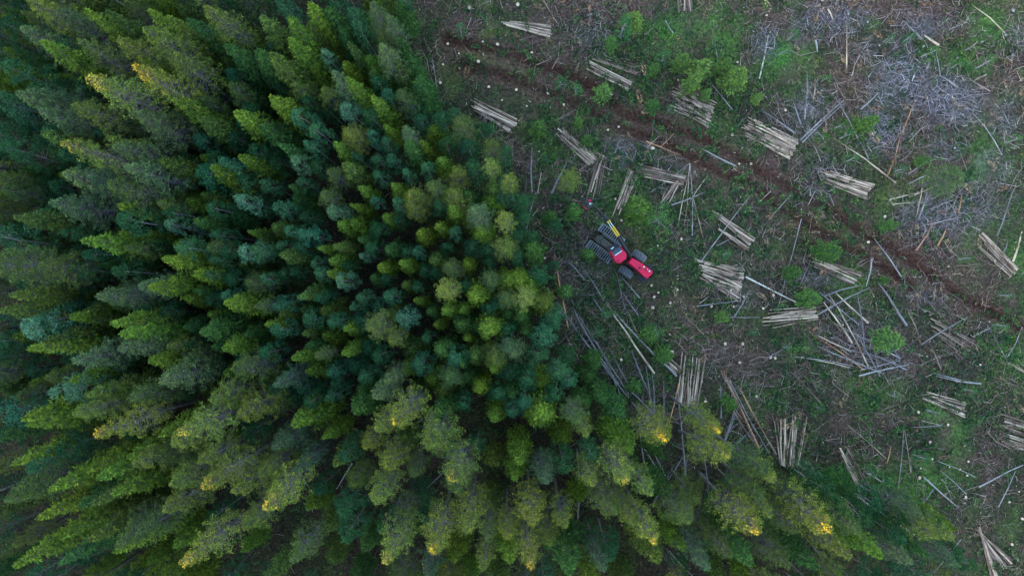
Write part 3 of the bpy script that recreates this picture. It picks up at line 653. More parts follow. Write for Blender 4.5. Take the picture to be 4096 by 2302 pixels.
# long fallen trunks: x0,y0,x1,y1 (butt to tip), radius, tone, twigs per metre, label
TR = [
 (2615,1492,2427,1216,.14,3,2,'long pale trunk slanting down below the harvester toward the small pile'),
 (2705,1502,2456,1245,.13,2,3,'long grey trunk just right of the pale one below the harvester'),
 (2271,1046,2337,1118,.12,1,2,'short cut trunk lying just left of the harvester rear wheel'),
 (2472,1536,2289,1224,.12,1,4,'long dark trunk at the forest edge below the harvester'),
 (2273,1314,2218,1017,.09,3,5,'reddish thin trunk standing out along the forest edge left of harvester'),
 (2419,1208,2318,1054,.09,1,5,'branchy grey trunk pointing at the harvester from below left'),
 (2557,1192,2483,1107,.08,1,3,'short grey pole just below the harvester tail'),
 (2499,1235,2467,1094,.06,1,3,'thin pole below the left rear wheel'),
 (2552,1261,2488,1166,.08,1,3,'grey pole right of the long pale trunk, upper end'),
 (2425,1269,2371,1192,.08,1,4,'dark pole above the long pale trunk'),
 (2255,1261,2191,1213,.09,1,4,'short grey trunk half under the forest edge'),
 (2578,1536,2525,1399,.10,1,5,'bluish trunk between two small spruces near the forest corner'),
 (2520,1550,2440,1400,.07,1,3,'thin trunk left of the bluish trunk near the forest corner'),
 (2981,1107,3189,1211,.10,3,0,'white birch trunk with dark bands right of the fan pile'),
 (2806,1041,3000,780,.06,2,0,'long thin pale pole leaning across the pile right of harvester'),
 (2865,983,2950,943,.06,1,0,'short pole lying across the pile right of harvester'),
 (2684,821,2817,768,.06,2,0,'thin pole running up right from the birch bush'),
 (2785,1224,2950,1203,.07,1,2,'thin flat pole below the fan pile'),
 (2934,1266,2997,1160,.08,1,1,'steep grey pole below the birch trunk'),
 (2920,1268,3035,1268,.04,2,0,'thin horizontal stick below the fan pile'),
 (3621,1301,3507,1131,.15,1,1,'thick grey trunk alone among brush'),
 (3467,1290,3340,1171,.12,3,1,'peeled reddish trunk, upper one of the brushy trunk heap'),
 (3433,1298,3276,1168,.08,2,1,'thin long trunk along the peeled reddish trunk'),
 (3406,1370,3292,1208,.11,3,1,'peeled brown trunk, lower left in the trunk heap'),
 (3268,1258,3472,1152,.11,1,1,'grey trunk crossing the heap from lower left to upper right'),
 (3295,1184,3432,1142,.10,1,0,'short grey trunk above the trunk heap'),
 (3523,1489,3268,1383,.09,2,2,'long straight trunk below the trunk heap'),
 (3401,1404,3236,1325,.08,3,1,'pale trunk left below the trunk heap'),
 (3597,1431,3369,1309,.08,2,3,'branchy trunk below the centre of the trunk heap'),
 (3411,1463,3173,1425,.06,2,1,'thin flat trunk left of the long straight trunk'),
 (3433,1502,3629,1457,.10,2,1,'grey trunk rising right below the bright sapling'),
 (3440,1478,3600,1440,.07,2,1,'thin trunk just above the grey rising trunk'),
 (3915,1532,3735,1500,.10,2,0,'flat grey trunk above the thin pile at right'),
 (3682,1375,3865,1264,.09,1,0,'dark pole across the pile among brush near the right edge'),
 (3883,1346,3989,1290,.06,2,1,'short pole right of the brush pile'),
 (3454,1404,3425,1182,.10,1,5,'dark upright trunk running through the trunk heap'),
 (3486,1033,3459,1145,.09,2,2,'steep grey trunk right of the pile below the rut'),
 (3605,1107,3496,954,.08,2,2,'thin peeled trunk right of the lower rut'),
 (3205,874,3109,1235,.045,2,0,'very long thin whip left of the rut pile'),
 (3162,779,3072,879,.05,2,0,'thin pale pole at the upper rut'),
 (3552,800,3687,768,.07,3,0,'pale pole below the right pine, upper one'),
 (3565,818,3647,810,.05,3,0,'short pale pole under the right pine'),
 (3669,879,3703,768,.11,1,3,'thick bluish trunk below the right pine'),
 (3661,868,3690,700,.05,3,0,'thin white pole beside the thick bluish trunk'),
 (3661,1001,3735,882,.09,2,2,'steep trunk right of the orange mud patch'),
 (3745,983,3780,916,.11,3,0,'short peeled orange trunk near the right'),
 (3828,853,3841,784,.09,3,0,'peeled orange stub at upper right of the brush'),
 (3984,943,4048,760,.08,1,6,'tall branchy dead trunk near the right edge'),
 (4045,1046,4080,927,.11,3,2,'peeled trunk above the bright right-edge pile'),
 (3719,898,3838,869,.07,2,2,'long stick crossing right of the mud'),
 (3719,837,3809,800,.07,2,0,'grey pole right of the thick bluish trunk'),
 (4010,1008,4024,962,.08,1,0,'short dark pole by the right-edge pile'),
 (3199,562,3369,404,.10,2,1,'long trunk leaning up right from the biggest pile, upper one'),
 (3206,572,3376,412,.09,1,1,'long trunk leaning up right from the biggest pile, lower one'),
 (3576,732,3329,554,.10,3,1,'long peeled trunk above the pine at the right'),
 (3544,705,3590,566,.08,3,2,'orange trunk, lower half of the bent one at upper right'),
 (3590,566,3658,398,.08,3,0,'orange pole, upper half of the bent one at upper right'),
 (3382,286,3382,101,.09,3,1,'upright white trunk alone near the top'),
 (3438,440,3506,376,.09,2,0,'grey trunk below the olive moss'),
 (3430,560,3337,395,.08,2,1,'pale bent trunk right of the leaning pair'),
 (3470,640,3430,560,.08,1,1,'dark trunk under the green bush'),
 (3822,353,3756,307,.09,2,0,'bleached trunk in the grey brush'),
 (3756,307,3740,212,.06,2,2,'thin bleached trunk above the grey brush'),
 (3679,162,3618,100,.14,1,0,'thick brown trunk in brush near the top, left'),
 (3750,184,3690,146,.14,3,0,'thick peeled trunk in brush near the top, right'),
 (4016,135,3888,24,.07,3,0,'long thin pale pole near the top right corner'),
 (4003,620,3886,456,.06,2,0,'long thin grey pole at the right edge'),
 (3716,631,3626,700,.08,2,0,'grey pole above the right pine'),
 (3698,702,3629,737,.08,2,0,'grey pole left of the right pine'),
 (3630,790,3825,712,.07,3,0,'pale pole lying up to the foot of the right pine'),
 (3942,300,3889,326,.05,3,0,'short pale stick at the right in herbs'),
 (3258,164,3266,212,.11,2,0,'short white log in moss near the top'),
 (3308,40,3327,85,.11,3,0,'short pale log near the top edge'),
 (3247,412,3258,318,.08,3,4,'brown dead top above the biggest pile, right one'),
 (3215,480,3225,290,.07,2,5,'brown dead top above the biggest pile, left one'),
 (3178,536,3040,440,.11,1,2,'brown trunk behind the biggest pile'),
 (3290,560,3260,520,.07,1,2,'short dark trunk right of the biggest pile'),
 (3200,500,3168,404,.09,1,2,'grey trunk above the biggest pile'),
 (3034,318,3071,143,.08,3,1,'white steep birch trunk near the top'),
 (2583,567,2716,620,.07,3,1,'orange peeled trunk across the wheel rut'),
 (2938,666,2806,598,.09,2,1,'grey trunk lying in the lower wheel rut'),
 (2928,440,2833,323,.06,2,0,'thin pole below the saplings'),
 (2890,408,2840,95,.035,1,1,'very thin dark whip through the saplings'),
 (2907,387,2998,308,.05,2,0,'thin pole under the right sapling'),
 (2690,135,2660,85,.07,2,1,'short white stick at the top'),
 (2170,0,2231,103,.05,3,1,'thin white stick near the top left of clearing'),
 (2640,590,2705,520,.05,2,1,'thin stick by the orange trunk'),
 (2600,770,2755,655,.04,2,0,'thin whip above the birch bush'),
 (2711,900,2760,655,.05,3,0,'left white pole of the crossed pole group'),
 (2735,905,2755,655,.05,3,0,'second white pole of the crossed pole group'),
 (2767,943,2757,660,.05,2,0,'middle white pole of the crossed pole group'),
 (2817,980,2762,760,.05,3,0,'right white pole of the crossed pole group'),
 (2745,830,2830,700,.05,3,0,'slanting white pole of the crossed pole group'),
 (1750,360,1728,230,.045,2,1,'thin white leaning stick at the forest edge near the top'),
 (1885,75,1862,148,.04,2,0,'bent thin stick near the top of the clearing'),
 (2714,1530,2675,1690,.09,3,0,'rust red pole under the upright pile at forest corner'),
 (2915,1520,3075,1810,.09,1,2,'long bluish trunk left of the upright lower right pile'),
 (2900,1500,3040,1810,.09,0,3,'brown trunk left of the long bluish one'),
 (2880,1480,3020,1780,.08,0,3,'brown trunk second left of the bluish one'),
 (2930,1640,3030,1790,.09,0,2,'brown trunk lowest in the leaning bundle'),
 (2950,1540,3060,1740,.07,3,1,'reddish trunk in the leaning bundle'),
 (3424,1980,3680,2150,.09,3,1,'long white birch trunk lying over the trees at lower right'),
 (3299,1933,3426,2033,.05,3,1,'thin white birch stem left of the long white one'),
 (3691,1906,3823,2023,.10,2,1,'grey trunk in the herbs at lower right'),
 (3908,1943,4088,1856,.09,2,1,'pale trunk at right edge, lower part'),
 (3730,1950,3680,2010,.08,1,1,'short dark trunk beside the grey one lower right'),
 (3389,1700,3540,1830,.05,3,1,'curved thin white stem above the brown pile'),
 (3895,1904,3750,1843,.05,2,1,'thin stick right of the stumps at lower right'),
 (3860,1972,3759,1880,.05,2,1,'thin reddish stick at lower right'),
 (3987,2024,4060,1875,.06,2,1,'thin steep pole at lower right'),
 (3762,1697,3650,1706,.07,1,1,'flat dark trunk ending at a fresh stump'),
 (3640,1885,3614,1716,.06,3,2,'upright thin reddish trunk at lower right'),
 (3590,1940,3612,1700,.05,2,1,'thin upright whip beside the reddish one'),
 (3545,1850,3560,1780,.06,3,0,'short splintered orange stick at lower right'),
 (2741,1943,2709,1560,.10,1,6,'tall bare bluish trunk through the dead stand'),
 (2614,2007,2730,1822,.10,1,4,'bare trunk slanting down left in the dead stand'),
 (2614,1665,2609,1500,.11,1,5,'bare upright trunk left in the dead stand'),
 (2653,1690,2652,1500,.06,1,3,'thin bare trunk in the dead stand'),
 (2882,1670,2880,1545,.11,1,4,'bare bluish trunk right in the dead stand'),
 (2890,1775,2935,1640,.10,1,3,'bluish leaning trunk right of the dead stand'),
 (2920,1790,3005,1710,.09,1,3,'bluish trunk slanting right of the dead stand'),
 (2720,1700,2800,1560,.07,1,4,'thin branchy trunk in the middle of the dead stand'),
 (2660,1900,2560,1700,.06,2,2,'curved pale stem under the pine of the dead stand'),
 (2575,1850,2555,1680,.09,1,4,'bare trunk at the left of the dead stand'),
 (2460,1690,2425,1630,.10,1,1,'short bluish trunk in the forest left of the dead stand'),
 (2870,2010,2826,1958,.10,1,2,'short pale trunk in the forest below the dead stand'),
 (2600,1640,2480,1530,.09,1,3,'dark leaning trunk above the dead stand'),
 (2127,775,2128,590,.11,1,6,'bare bluish trunk at the forest edge above the crane'),
 (2205,775,2262,660,.11,1,4,'bare trunk leaning toward the yellow pine near the crane'),
 (2150,775,2165,690,.06,3,3,'thin bare trunk between the bluish pair near the crane'),
 (2105,915,2145,770,.08,1,4,'thin bare trunk left of the crane head'),
 (1613,330,1631,101,.11,1,4,'dark bare trunk at the forest edge near the top'),
 (1780,1880,1659,2001,.09,1,2,'dark slanting trunk in a gap of the lower forest'),
 (1299,1917,1251,2039,.10,2,2,'pale grey trunk in a gap of the lower forest'),
 (1410,1850,1350,1950,.08,2,1,'white barked trunk right of the pale grey one in lower forest'),
 (1505,2134,1437,2302,.07,2,1,'white barked stem at the bottom edge'),
 (2310,2070,2305,1790,.10,1,4,'tall bare straight trunk in the lower forest'),
 (2676,2200,2780,2310,.06,2,1,'thin white stem at the bottom edge'),
 (3290,2235,3225,2150,.09,1,2,'dark bluish trunk at the bottom near the lit pine'),
 (3840,2150,3690,2330,.05,2,1,'thin stem in the bottom right trees'),
 (2512,1588,2189,1152,0.11,1,4,'very long dark trunk deep along the forest edge below the harvester'),
 (2512,1574,2315,1265,0.09,1,4,'dark trunk beside the very long one at the forest edge'),
 (2498,1616,2386,1363,0.09,1,4,'bluish trunk at the forest edge above the small spruces'),
 (2611,1616,2540,1447,0.08,1,4,'grey trunk at the forest edge left of the small pile'),
 (2613,1687,2583,1461,0.09,1,3,'upright grey trunk left of the upright pile'),
 (2561,1363,2512,1250,0.08,0,4,'short dark trunk between the long fallen ones below the harvester'),
 (2400,1616,2259,1335,0.08,0,4,'shadowed trunk just inside the forest edge'),
 (3033,1788,2889,1476,0.09,3,2,'reddish brown trunk topmost in the leaning bundle'),
 (3103,1816,2948,1546,0.08,0,2,'dark outer trunk right in the leaning bundle'),
 (2976,1687,2857,1504,0.07,0,3,'short brown trunk left in the leaning bundle'),
 (2653,1912,2563,1771,0.07,2,1,'curved grey stem at the foot of the dead stand'),
 (2611,2010,2695,1855,0.1,1,2,'thick bluish trunk crossing at the foot of the dead stand'),
 (2892,1771,2948,1630,0.1,1,3,'bluish stub right of the dead stand pine'),
 (2836,1996,2815,1827,0.09,1,4,'bare trunk low in the dead stand'),
 (2709,1996,2751,1813,0.08,1,4,'leaning bare trunk low in the dead stand'),
 (3469,1464,3314,1180,0.1,3,2,'peeled long trunk down the middle of the trunk heap'),
 (3518,1504,3398,1293,0.09,1,3,'dark trunk ending at the bottom of the trunk heap'),
 (3455,1478,3244,1335,0.08,3,2,'reddish trunk low in the trunk heap'),
 (3542,1433,3356,1384,0.07,1,3,'flat grey trunk inside the trunk heap'),
 (3595,1440,3511,1286,0.08,1,3,'dark trunk right in the trunk heap'),
 (3623,1478,3455,1405,0.07,2,2,'pale trunk at lower right of the trunk heap'),
 (3455,1433,3286,1236,0.08,0,3,'brown trunk left in the trunk heap'),
 (3398,1470,3201,1426,0.06,3,1,'thin reddish pole lowest left of the trunk heap'),
 (3905,1533,3729,1490,0.08,2,1,'grey trunk above the thin pile, upper of two'),
 (3680,1377,3623,1236,0.08,0,4,'dark branchy trunk left of the brush pile'),
 (3757,1476,3708,1363,0.07,0,4,'brown branchy trunk below the brush pile'),
 (4017,1433,3940,1293,0.06,1,3,'grey pole near the right edge, mid height'),
 (4088,1307,4017,1433,0.06,2,1,'pale pole at the right edge, mid height'),
 (3286,1616,3173,1490,0.06,0,4,'dark branchy pole above the upright lower right pile'),
 (3061,1433,3173,1363,0.06,1,2,'short grey pole in the middle of the clearing'),
 (2836,1363,2723,1236,0.06,0,4,'dark branchy pole below the fan pile, left'),
]
g = np.random.default_rng(23)
for (x0, y0, x1, y1, r, q, tw, lab) in TR:
    a = W(x0, y0)[:2]; b = W(x1, y1)[:2]; L = np.linalg.norm(b - a); n = max(3, int(L / 1.6) + 1)
    t = np.linspace(0, 1, n); xy = a * (1 - t)[:, None] + b * t[:, None]
    perp = np.array([-(b - a)[1], (b - a)[0]]) / L; bow = g.normal(0, .012) * L
    xy = xy + perp * (np.sin(t * math.pi) * bow + np.append(0, np.append(g.normal(0, .03, n - 2), 0)))[:, None]
    z = np.maximum(hgt(xy[:, 0], xy[:, 1]), 0 * t - .2) + r + .18 + .12 * np.sin(t * 3)
    px, py = PX((a[0] + b[0]) / 2, (a[1] + b[1]) / 2)
    P = np.column_stack([xy, z]); loc = Vector([float(v) for v in P[0]])
    white = 'white' in lab and ('birch' in lab or 'barked' in lab)
    mats = [M_birch if white else (M_dead if (q == 1 or q == 2) else M_log), M_cut]
    Pl, rot = local(P, P[0])
    me = log_mesh(Pl, np.linspace(r, r * .45, n), 7, twigs=tw, g=g, mats=mats, name='fallen_trunk')
    o = link('fallen_trunk', me, loc=loc); o.rotation_euler = rot; v = g.uniform(.9, 1.1)
    c = {0: (.55, .42, .38), 1: (.66, .61, .62), 2: (1.0, .94, .93), 3: (1.15, .98, .82)}[q]
    if 'orange' in lab or 'rust' in lab or 'red' in lab.split()[0]: c = (1.1, .62, .40)
    o.color = (c[0] * v, c[1] * v, c[2] * v, 1)
    tag(o, lab, 'tree trunk', 'felled and fallen trunks')

# fresh stumps: block offset -> points
ST = [((1024,0),[(1608,63),(1710,320),(1822,342),(1532,411),(1678,472),(1534,515),(1410,489),(1755,658),(1738,888),(1896,1111),(1195,910),(1628,1098),(1368,700),(1855,760),(1446,333),(1390,626)]),
 ((2048,0),[(148,405),(272,700),(742,717),(110,803),(512,968),(720,985),(805,955),(1256,606),(1057,1122),(203,1142),(545,1098),(1657,1018),(1735,1120),(1705,1240),(1693,477),(1915,122),(43,45),(32,683),(468,1155),(390,792),(1400,722),(1805,1235)]),
 ((3072,0),[(405,5),(594,116),(745,172),(830,350),(1420,438),(1843,85),(1610,313),(125,835),(402,690),(1355,950),(1130,1092),(1785,268),(1395,1120),(1160,360),(1225,780),(528,215)]),
 ((2048,768),[(778,53),(860,218),(823,215),(1305,288),(1272,355),(1097,405),(487,528),(247,497),(1047,703),(1243,735),(1190,835),(1102,757),(1070,790),(1500,860),(1665,862),(1748,790),(1648,740),(1890,876),(1735,1142),(1186,1070),(1035,1112),(1205,1202),(820,1260),(727,1358),(1712,1283),(1603,1140),(1058,870)]),
 ((3072,768),[(870,187),(745,378),(37,776),(18,1245),(1652,975),(1580,1296),(52,1250),(560,1000),(1350,560),(1700,520)]),
 ((2048,1536),[(1660,80),(1843,88),(1362,163),(1460,127)]),
 ((3072,1536),[(710,533),(549,755),(525,685),(1130,207),(1350,302),(1218,435),(1478,458),(1232,560),(1508,580),(1150,632),(1135,702),(1443,640),(1494,683),(1363,620),(1815,886),(1886,805),(1912,1010),(1828,1200),(1480,845)])]
LAND = [('harvester', 2510, 960)] + [(p[6], (p[0][0] + p[1][0] + p[2][0] + p[3][0]) / 4, (p[0][1] + p[1][1] + p[2][1] + p[3][1]) / 4) for p in PILES]
def near(x, y):
    n, lx, ly = min(LAND, key=lambda q: math.hypot(q[1] - x, q[2] - y)); dx, dy = x - lx, y - ly
    s = 'right of' if dx > abs(dy) else 'left of' if -dx > abs(dy) else 'below' if dy > 0 else 'above'
    return s, n, math.hypot(dx, dy)
g = np.random.default_rng(31); stump_list = []
for off, L in ST:
    f = .529 if off[1] == 1536 else .5303
    for (x, y) in L:
        px, py = off[0] + x * f, off[1] + y * f; p = W(px, py); r = g.uniform(.09, .175); z = h1(p[0], p[1]); hh = g.uniform(.2, .38)
        m = MB(); n = 11; a = np.arange(n) * 2 * math.pi / n; j = 1 + .1 * np.sin(a * 2 + g.uniform(0, 6)) + g.normal(0, .04, n)
        def ringp(q, zz, amp=1): return np.column_stack([np.cos(a) * q * j, np.sin(a) * q * j, np.full(n, zz)])
        flare = 1.45 + .25 * np.sin(a * 4 + g.uniform(0, 6))
        bot = np.column_stack([np.cos(a) * r * flare, np.sin(a) * r * flare, np.full(n, -.25)])
        Vv = np.vstack([bot, ringp(r * 1.08, hh * .45), ringp(r, hh), ringp(r * .93, hh + .004), [[0, 0, hh + .012]]])
        Q = [(i * n + k, i * n + (k + 1) % n, (i + 1) * n + (k + 1) % n, (i + 1) * n + k) for i in range(3) for k in range(n)]
        m.add(Vv, Q, m=0); m.qm = [0] * (2 * n) + [1] * n
        m.T.append(np.array([(3 * n + k, 3 * n + (k + 1) % n, 4 * n) for k in range(n)])); m.tm += [1] * n
        o = link('tree_stump', m.mesh('tree_stump', [M_root, M_cut]), loc=(p[0], p[1], z)); old = px > 3200 and py < 700
        o.color = (.62, .68, .80, 1) if old else (1.15, 1.0, .9, 1)
        stump_list.append((o, 'weathered grey' if old else 'fresh pale', 'wide' if r > .145 else 'small' if r < .115 else 'medium', px, py))
        o['category'] = 'tree stump'; o['group'] = 'stumps in the clearing'
used = {}
for o, tone, size, px, py in stump_list:
    s, nme, d = near(px, py)
    lab = '%s %s stump %s the %s' % (size, tone, s, nme)
    used.setdefault(lab, []).append((o, px, py))
for lab, L in used.items():
    if len(L) == 1: L[0][0]['label'] = lab; continue
    L.sort(key=lambda q: q[1])
    for i, (o, px, py) in enumerate(L): o['label'] = ('%s, %s from the left' % (lab, ORD[i]))
STUMPS_XY = [(s[3], s[4]) for s in stump_list]

# ------------------------------------------------------------ ground litter and low plants (uncountable)
g = np.random.default_rng(41)
def clear_pts(n, margin=1.0):
    X = g.uniform(-54, 54, n); Y = g.uniform(-31, 31, n); px, py = PX(X, Y); f = inpoly(px, py)
    return X, Y, f
def away(X, Y):
    """True where nothing may be strewn: on the harvester"""
    px, py = PX(X, Y); a = math.atan2(.593, .805)
    dx, dy = px - 2500, py - 1025; u = dx * math.cos(a) + dy * math.sin(a); v = -dx * math.sin(a) + dy * math.cos(a)
    return (np.abs(u) < 135) & (np.abs(v) < 52)
def herbs(n, name, lab, sizes, zr, prob, colf, up=.8):
    X, Y, f = clear_pts(n); keep = (g.random(n) < prob(X, Y, f)) & ~away(X, Y); X, Y, f = X[keep], Y[keep], f[keep]
    col = colf(X, Y, f); m = len(X)
    z = hgt(X, Y) + g.uniform(zr[0], zr[1], m)
    nrm = unit(np.array([0, 0, up]) + g.normal(0, .42, (m, 3))); d = unit(np.cross(nrm, g.normal(0, 1, (m, 3)))); s = np.cross(nrm, d)
    L = g.uniform(sizes[0], sizes[1], m)
    V, Q = quads(np.column_stack([X, Y, z]), d, s, L, L * g.uniform(.35, .7, m))
    c4 = np.repeat(np.column_stack([col, np.ones(m)]), 4, axis=0)
    tag(link(name, mk_mesh(name, V, [Q], [M_herb], col=c4)), lab, 'undergrowth', kind='stuff')
def p_low(X, Y, f):
    d = rutdist(X, Y); p = .50 + 1.6 * (fbm(X, Y, 2.5, 91, 4) - .5) + .5 * blobs(GREEN, X, Y) - .5 * blobs(GREY, X, Y) - .35 * blobs(BROWN, X, Y)
    return np.clip(p * (1 - .93 * np.exp(-(d / .85) ** 2)), 0, 1)
def c_low(X, Y, f):
    c, _ = tint_at(X, Y); k = .85 + .9 * fbm(X, Y, 1.3, 61, 3)[:, None] - .2; green = np.array([.075, .155, .04]); c = (c * .65 + green * .35) * k
    bl = np.clip(blobs(GREEN, X, Y), 0, 1)[:, None]; c = c * (1 - bl) + c * np.array([1.05, 1.35, .85]) * bl
    c[f] *= np.array([.75, .95, 1.0]); return np.clip(c, .01, .4)  # shade of the forest gaps put into the plant colour
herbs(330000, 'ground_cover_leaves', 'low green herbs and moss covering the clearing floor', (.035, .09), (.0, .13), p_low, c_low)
def p_tall(X, Y, f):
    return np.clip((fbm(X, Y, 2.0, 191, 4) - .47) * 5 * (.55 + .8 * blobs(GREEN, X, Y) + .3 * f) - .5 * blobs(GREY, X, Y), 0, 1) * (1 - np.exp(-(rutdist(X, Y) / .8) ** 2))
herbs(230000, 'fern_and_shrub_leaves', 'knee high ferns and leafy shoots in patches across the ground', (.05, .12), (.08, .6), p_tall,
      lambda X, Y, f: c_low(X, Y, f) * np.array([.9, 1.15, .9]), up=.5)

NX = 1
def twigs(n, name, lab, length, rad, prob, colf, zr=(.02, .35), tilt=.18, curve=True):
    X, Y, f = clear_pts(n); keep = (g.random(n) < prob(X, Y, f)) & ~away(X, Y); X, Y, f = X[keep], Y[keep], f[keep]; m = len(X)
    a = g.uniform(0, math.pi, m); L = g.uniform(*length, m) ** 1.0; z = hgt(X, Y) + g.uniform(zr[0], zr[1], m)
    d = np.column_stack([np.cos(a), np.sin(a), g.normal(0, tilt, m)]); p = np.column_stack([X, Y, z])
    side = np.column_stack([-np.sin(a), np.cos(a), np.zeros(m)]) * (g.normal(0, .17, m) * L)[:, None]
    r = g.uniform(rad[0], rad[1], m); A = p - d * L[:, None] / 2; B = p + side; D = p + d * L[:, None] / 2
    V1, Q1 = sticks(A, B, r, r * .75); V2, Q2 = sticks(B, D, r * .75, r * .3)
    col = colf(X, Y, f, m); c6 = np.repeat(np.column_stack([col, np.ones(m)]), 6, axis=0)
    tag(link(name, mk_mesh(name, np.vstack([V1, V2]), [np.vstack([Q1, Q2 + len(V1)])], [M_stick], col=np.vstack([c6, c6]))), lab, 'branch litter', kind='stuff')
def woodcol(X, Y, f, m):
    t = g.random((m, 1)); gm = np.clip(blobs(GREY, X, Y), 0, 1)[:, None]
    t = t ** 1.9; warm = np.array([.27, .135, .10]) * (1 - t) + np.array([.70, .52, .42]) * t
    t = t ** .6; grey = np.array([.30, .24, .26]) * (1 - t) + np.array([.78, .69, .74]) * t
    return warm * (1 - gm) * .9 + grey * gm
def p_tw(X, Y, f):
    return np.clip(.20 + .85 * blobs(GREY, X, Y) + .25 * blobs(BROWN, X, Y) + 2.0 * (fbm(X, Y, 3, 71, 4) - .52), 0, 1) * np.where(f, .06, 1) * (1 - .92 * np.exp(-(rutdist(X, Y) / .8) ** 2))
twigs(150000, 'branch_litter', 'grey and brown twigs strewn over the clearing', (.25, 1.5), (.012, .026), p_tw, woodcol, zr=(.02, .5), tilt=.28)
twigs(9000, 'long_stick_litter', 'long thin limbed branches scattered over the clearing', (1.2, 3.6), (.018, .046), lambda X, Y, f: p_tw(X, Y, f) * .9, woodcol, zr=(.08, .4), tilt=.08)
twigs(9000, 'wood_chip_litter', 'pale wood chips and splinters between the stumps', (.12, .38), (.02, .045), lambda X, Y, f: np.where(f, .02, .45 + .5 * blobs(GREY, X, Y)), lambda X, Y, f, m: np.array([.62, .50, .38]) * g.uniform(.6, 1.2, (m, 1)))

def fronds(n, name, lab, prob, cols, size=(.5, 1.5)):
    """cut spruce boughs lying on the ground"""
    X, Y, f = clear_pts(n); keep = (g.random(n) < prob(X, Y, f)) & ~away(X, Y); X, Y = X[keep], Y[keep]; m = len(X); k = 16
    t = np.tile(np.linspace(.1, 1, k // 2), 2); sg = np.repeat([-1, 1], k // 2)
    a = (fbm(X, Y, 4, 301, 2) * 14 + g.normal(0, .9, m)); L = g.uniform(*size, m); z = hgt(X, Y) + g.uniform(.03, .4, m)
    u = np.column_stack([np.cos(a), np.sin(a), g.normal(0, .1, m)]); s = np.column_stack([-np.sin(a), np.cos(a), np.zeros(m)])
    wd = .30 * np.sin(t * 2.7) * g.uniform(.6, 1, (m, k))
    c = np.column_stack([X, Y, z])[:, None] + u[:, None] * (t * L[:, None])[..., None] + s[:, None] * (sg * wd * L[:, None] * .5)[..., None]
    d = unit(u[:, None] * .8 + s[:, None] * (sg * .8)[None, :, None] + g.normal(0, .15, (m, k, 3)))
    nn = unit(np.array([0, 0, 1.]) + g.normal(0, .3, (m, k, 3))); sd_ = unit(np.cross(d, nn))
    V, Q = quads(c.reshape(-1, 3), d.reshape(-1, 3), sd_.reshape(-1, 3), np.repeat(L * .12 + .03, k), np.repeat(L * .03 + .015, k))
    ci = np.array(cols)[g.integers(len(cols), size=m)] * g.uniform(.7, 1.25, (m, 1))
    c4 = np.repeat(np.column_stack([ci, np.ones(m)]), k * 4, axis=0)
    tag(link(name, mk_mesh(name, V, [Q], [M_herb], col=c4)), lab, 'slash', kind='stuff')
SL = [(1500,760,140,160,1),(1870,280,60,60,.9),(1880,640,60,50,.9),(2040,400,60,40,.9),(1560,250,60,40,.8),(1440,330,60,60,.9),(1600,420,80,50,.8),(1690,640,60,60,1),(2100,640,60,50,.9),
      (2230,780,70,60,.9),(2480,830,60,60,1),(1900,540,60,50,.9),(1760,330,70,40,.6),(1960,990,90,60,.9),(2420,910,90,60,.8),(2010,930,90,70,.8),(2130,560,60,50,.7),(1690,220,70,50,.7),(2350,980,80,50,.7),
      (2480,1040,80,60,.8),(2300,1090,80,50,.6),(1450,560,90,80,.9),(1550,950,60,90,.7),(2050,1130,80,50,.6),(1590,160,60,50,.7),(1530,620,80,60,.8),(2000,520,50,40,.8),(1680,940,60,60,.6),(2360,620,60,60,.5)]
fronds(24000, 'spruce_slash', 'dark green cut spruce boughs strewn between the log piles',
       lambda X, Y, f: np.clip(blobs(SL, X, Y) * .95 + .16 + (fbm(X, Y, 4, 111, 3) - .5), 0, 1) * np.where(f, .25, 1) * (1 - .7 * np.exp(-(rutdist(X, Y) / .6) ** 2)),
       [(.045, .085, .034), (.06, .115, .036), (.035, .07, .032), (.07, .095, .036)])
twigs(42000, 'dark_brush_litter', 'dark tangled branches and tops heaped between the log piles', (.5, 2.2), (.014, .034),
      lambda X, Y, f: np.clip(blobs(SL, X, Y) * .8 + .08 + 1.5 * (fbm(X, Y, 2.5, 171, 4) - .55), 0, 1) * np.where(f, .1, 1) * (1 - .9 * np.exp(-(rutdist(X, Y) / .8) ** 2)),
      lambda X, Y, f, m: np.array([.15, .105, .09]) + np.array([.20, .16, .15]) * g.random((m, 1)) ** 2.5, zr=(.05, .55), tilt=.2)
fronds(5000, 'dead_brush', 'rusty brown dead boughs in the cut over ground',
       lambda X, Y, f: np.clip(blobs(BROWN, X, Y) * .6 + .3 * blobs(GREY, X, Y) + .05, 0, 1) * np.where(f, .2, 1), [(.27, .14, .09), (.20, .12, .09), (.32, .20, .13)])

# ------------------------------------------------------------ harvester
def plain(name, col, rough=.5, metal=0.0, dirt=.35, coat=0):
    m, n, b = newmat(name, rough); tc = N(n, 'ShaderNodeTexCoord'); b.inputs['Metallic'].default_value = metal
    f = ramp(n, noise(n, 5, 7, tc.outputs['Object']), [(.45, (0, 0, 0)), (.72, (1, 1, 1))])
    c = mixc(n, col, (.09, .065, .05), mixc(n, (0, 0, 0), f, dirt))
    n.links.new(c, b.inputs['Base Color']); b.inputs['Coat Weight'].default_value = coat
    return m
M_red = plain('red_paint', (.76, .012, .058), .45, 0, .32, .2); M_black = plain('black_steel', (.025, .027, .032), .55)
M_steel = plain('worn_steel', (.30, .31, .33), .45, .6); M_chain = plain('track_steel', (.40, .40, .43), .5, .3, .5); M_rub = plain('rubber', (.02, .02, .022), .85, 0, .6)
M_yel = plain('yellow_paint', (.72, .42, .04), .45, 0, .2); M_glass = plain('roof_glass', (.05, .07, .09), .15, 0, .1, .6); M_white = plain('white_enamel', (.75, .74, .74), .4, 0, .2)
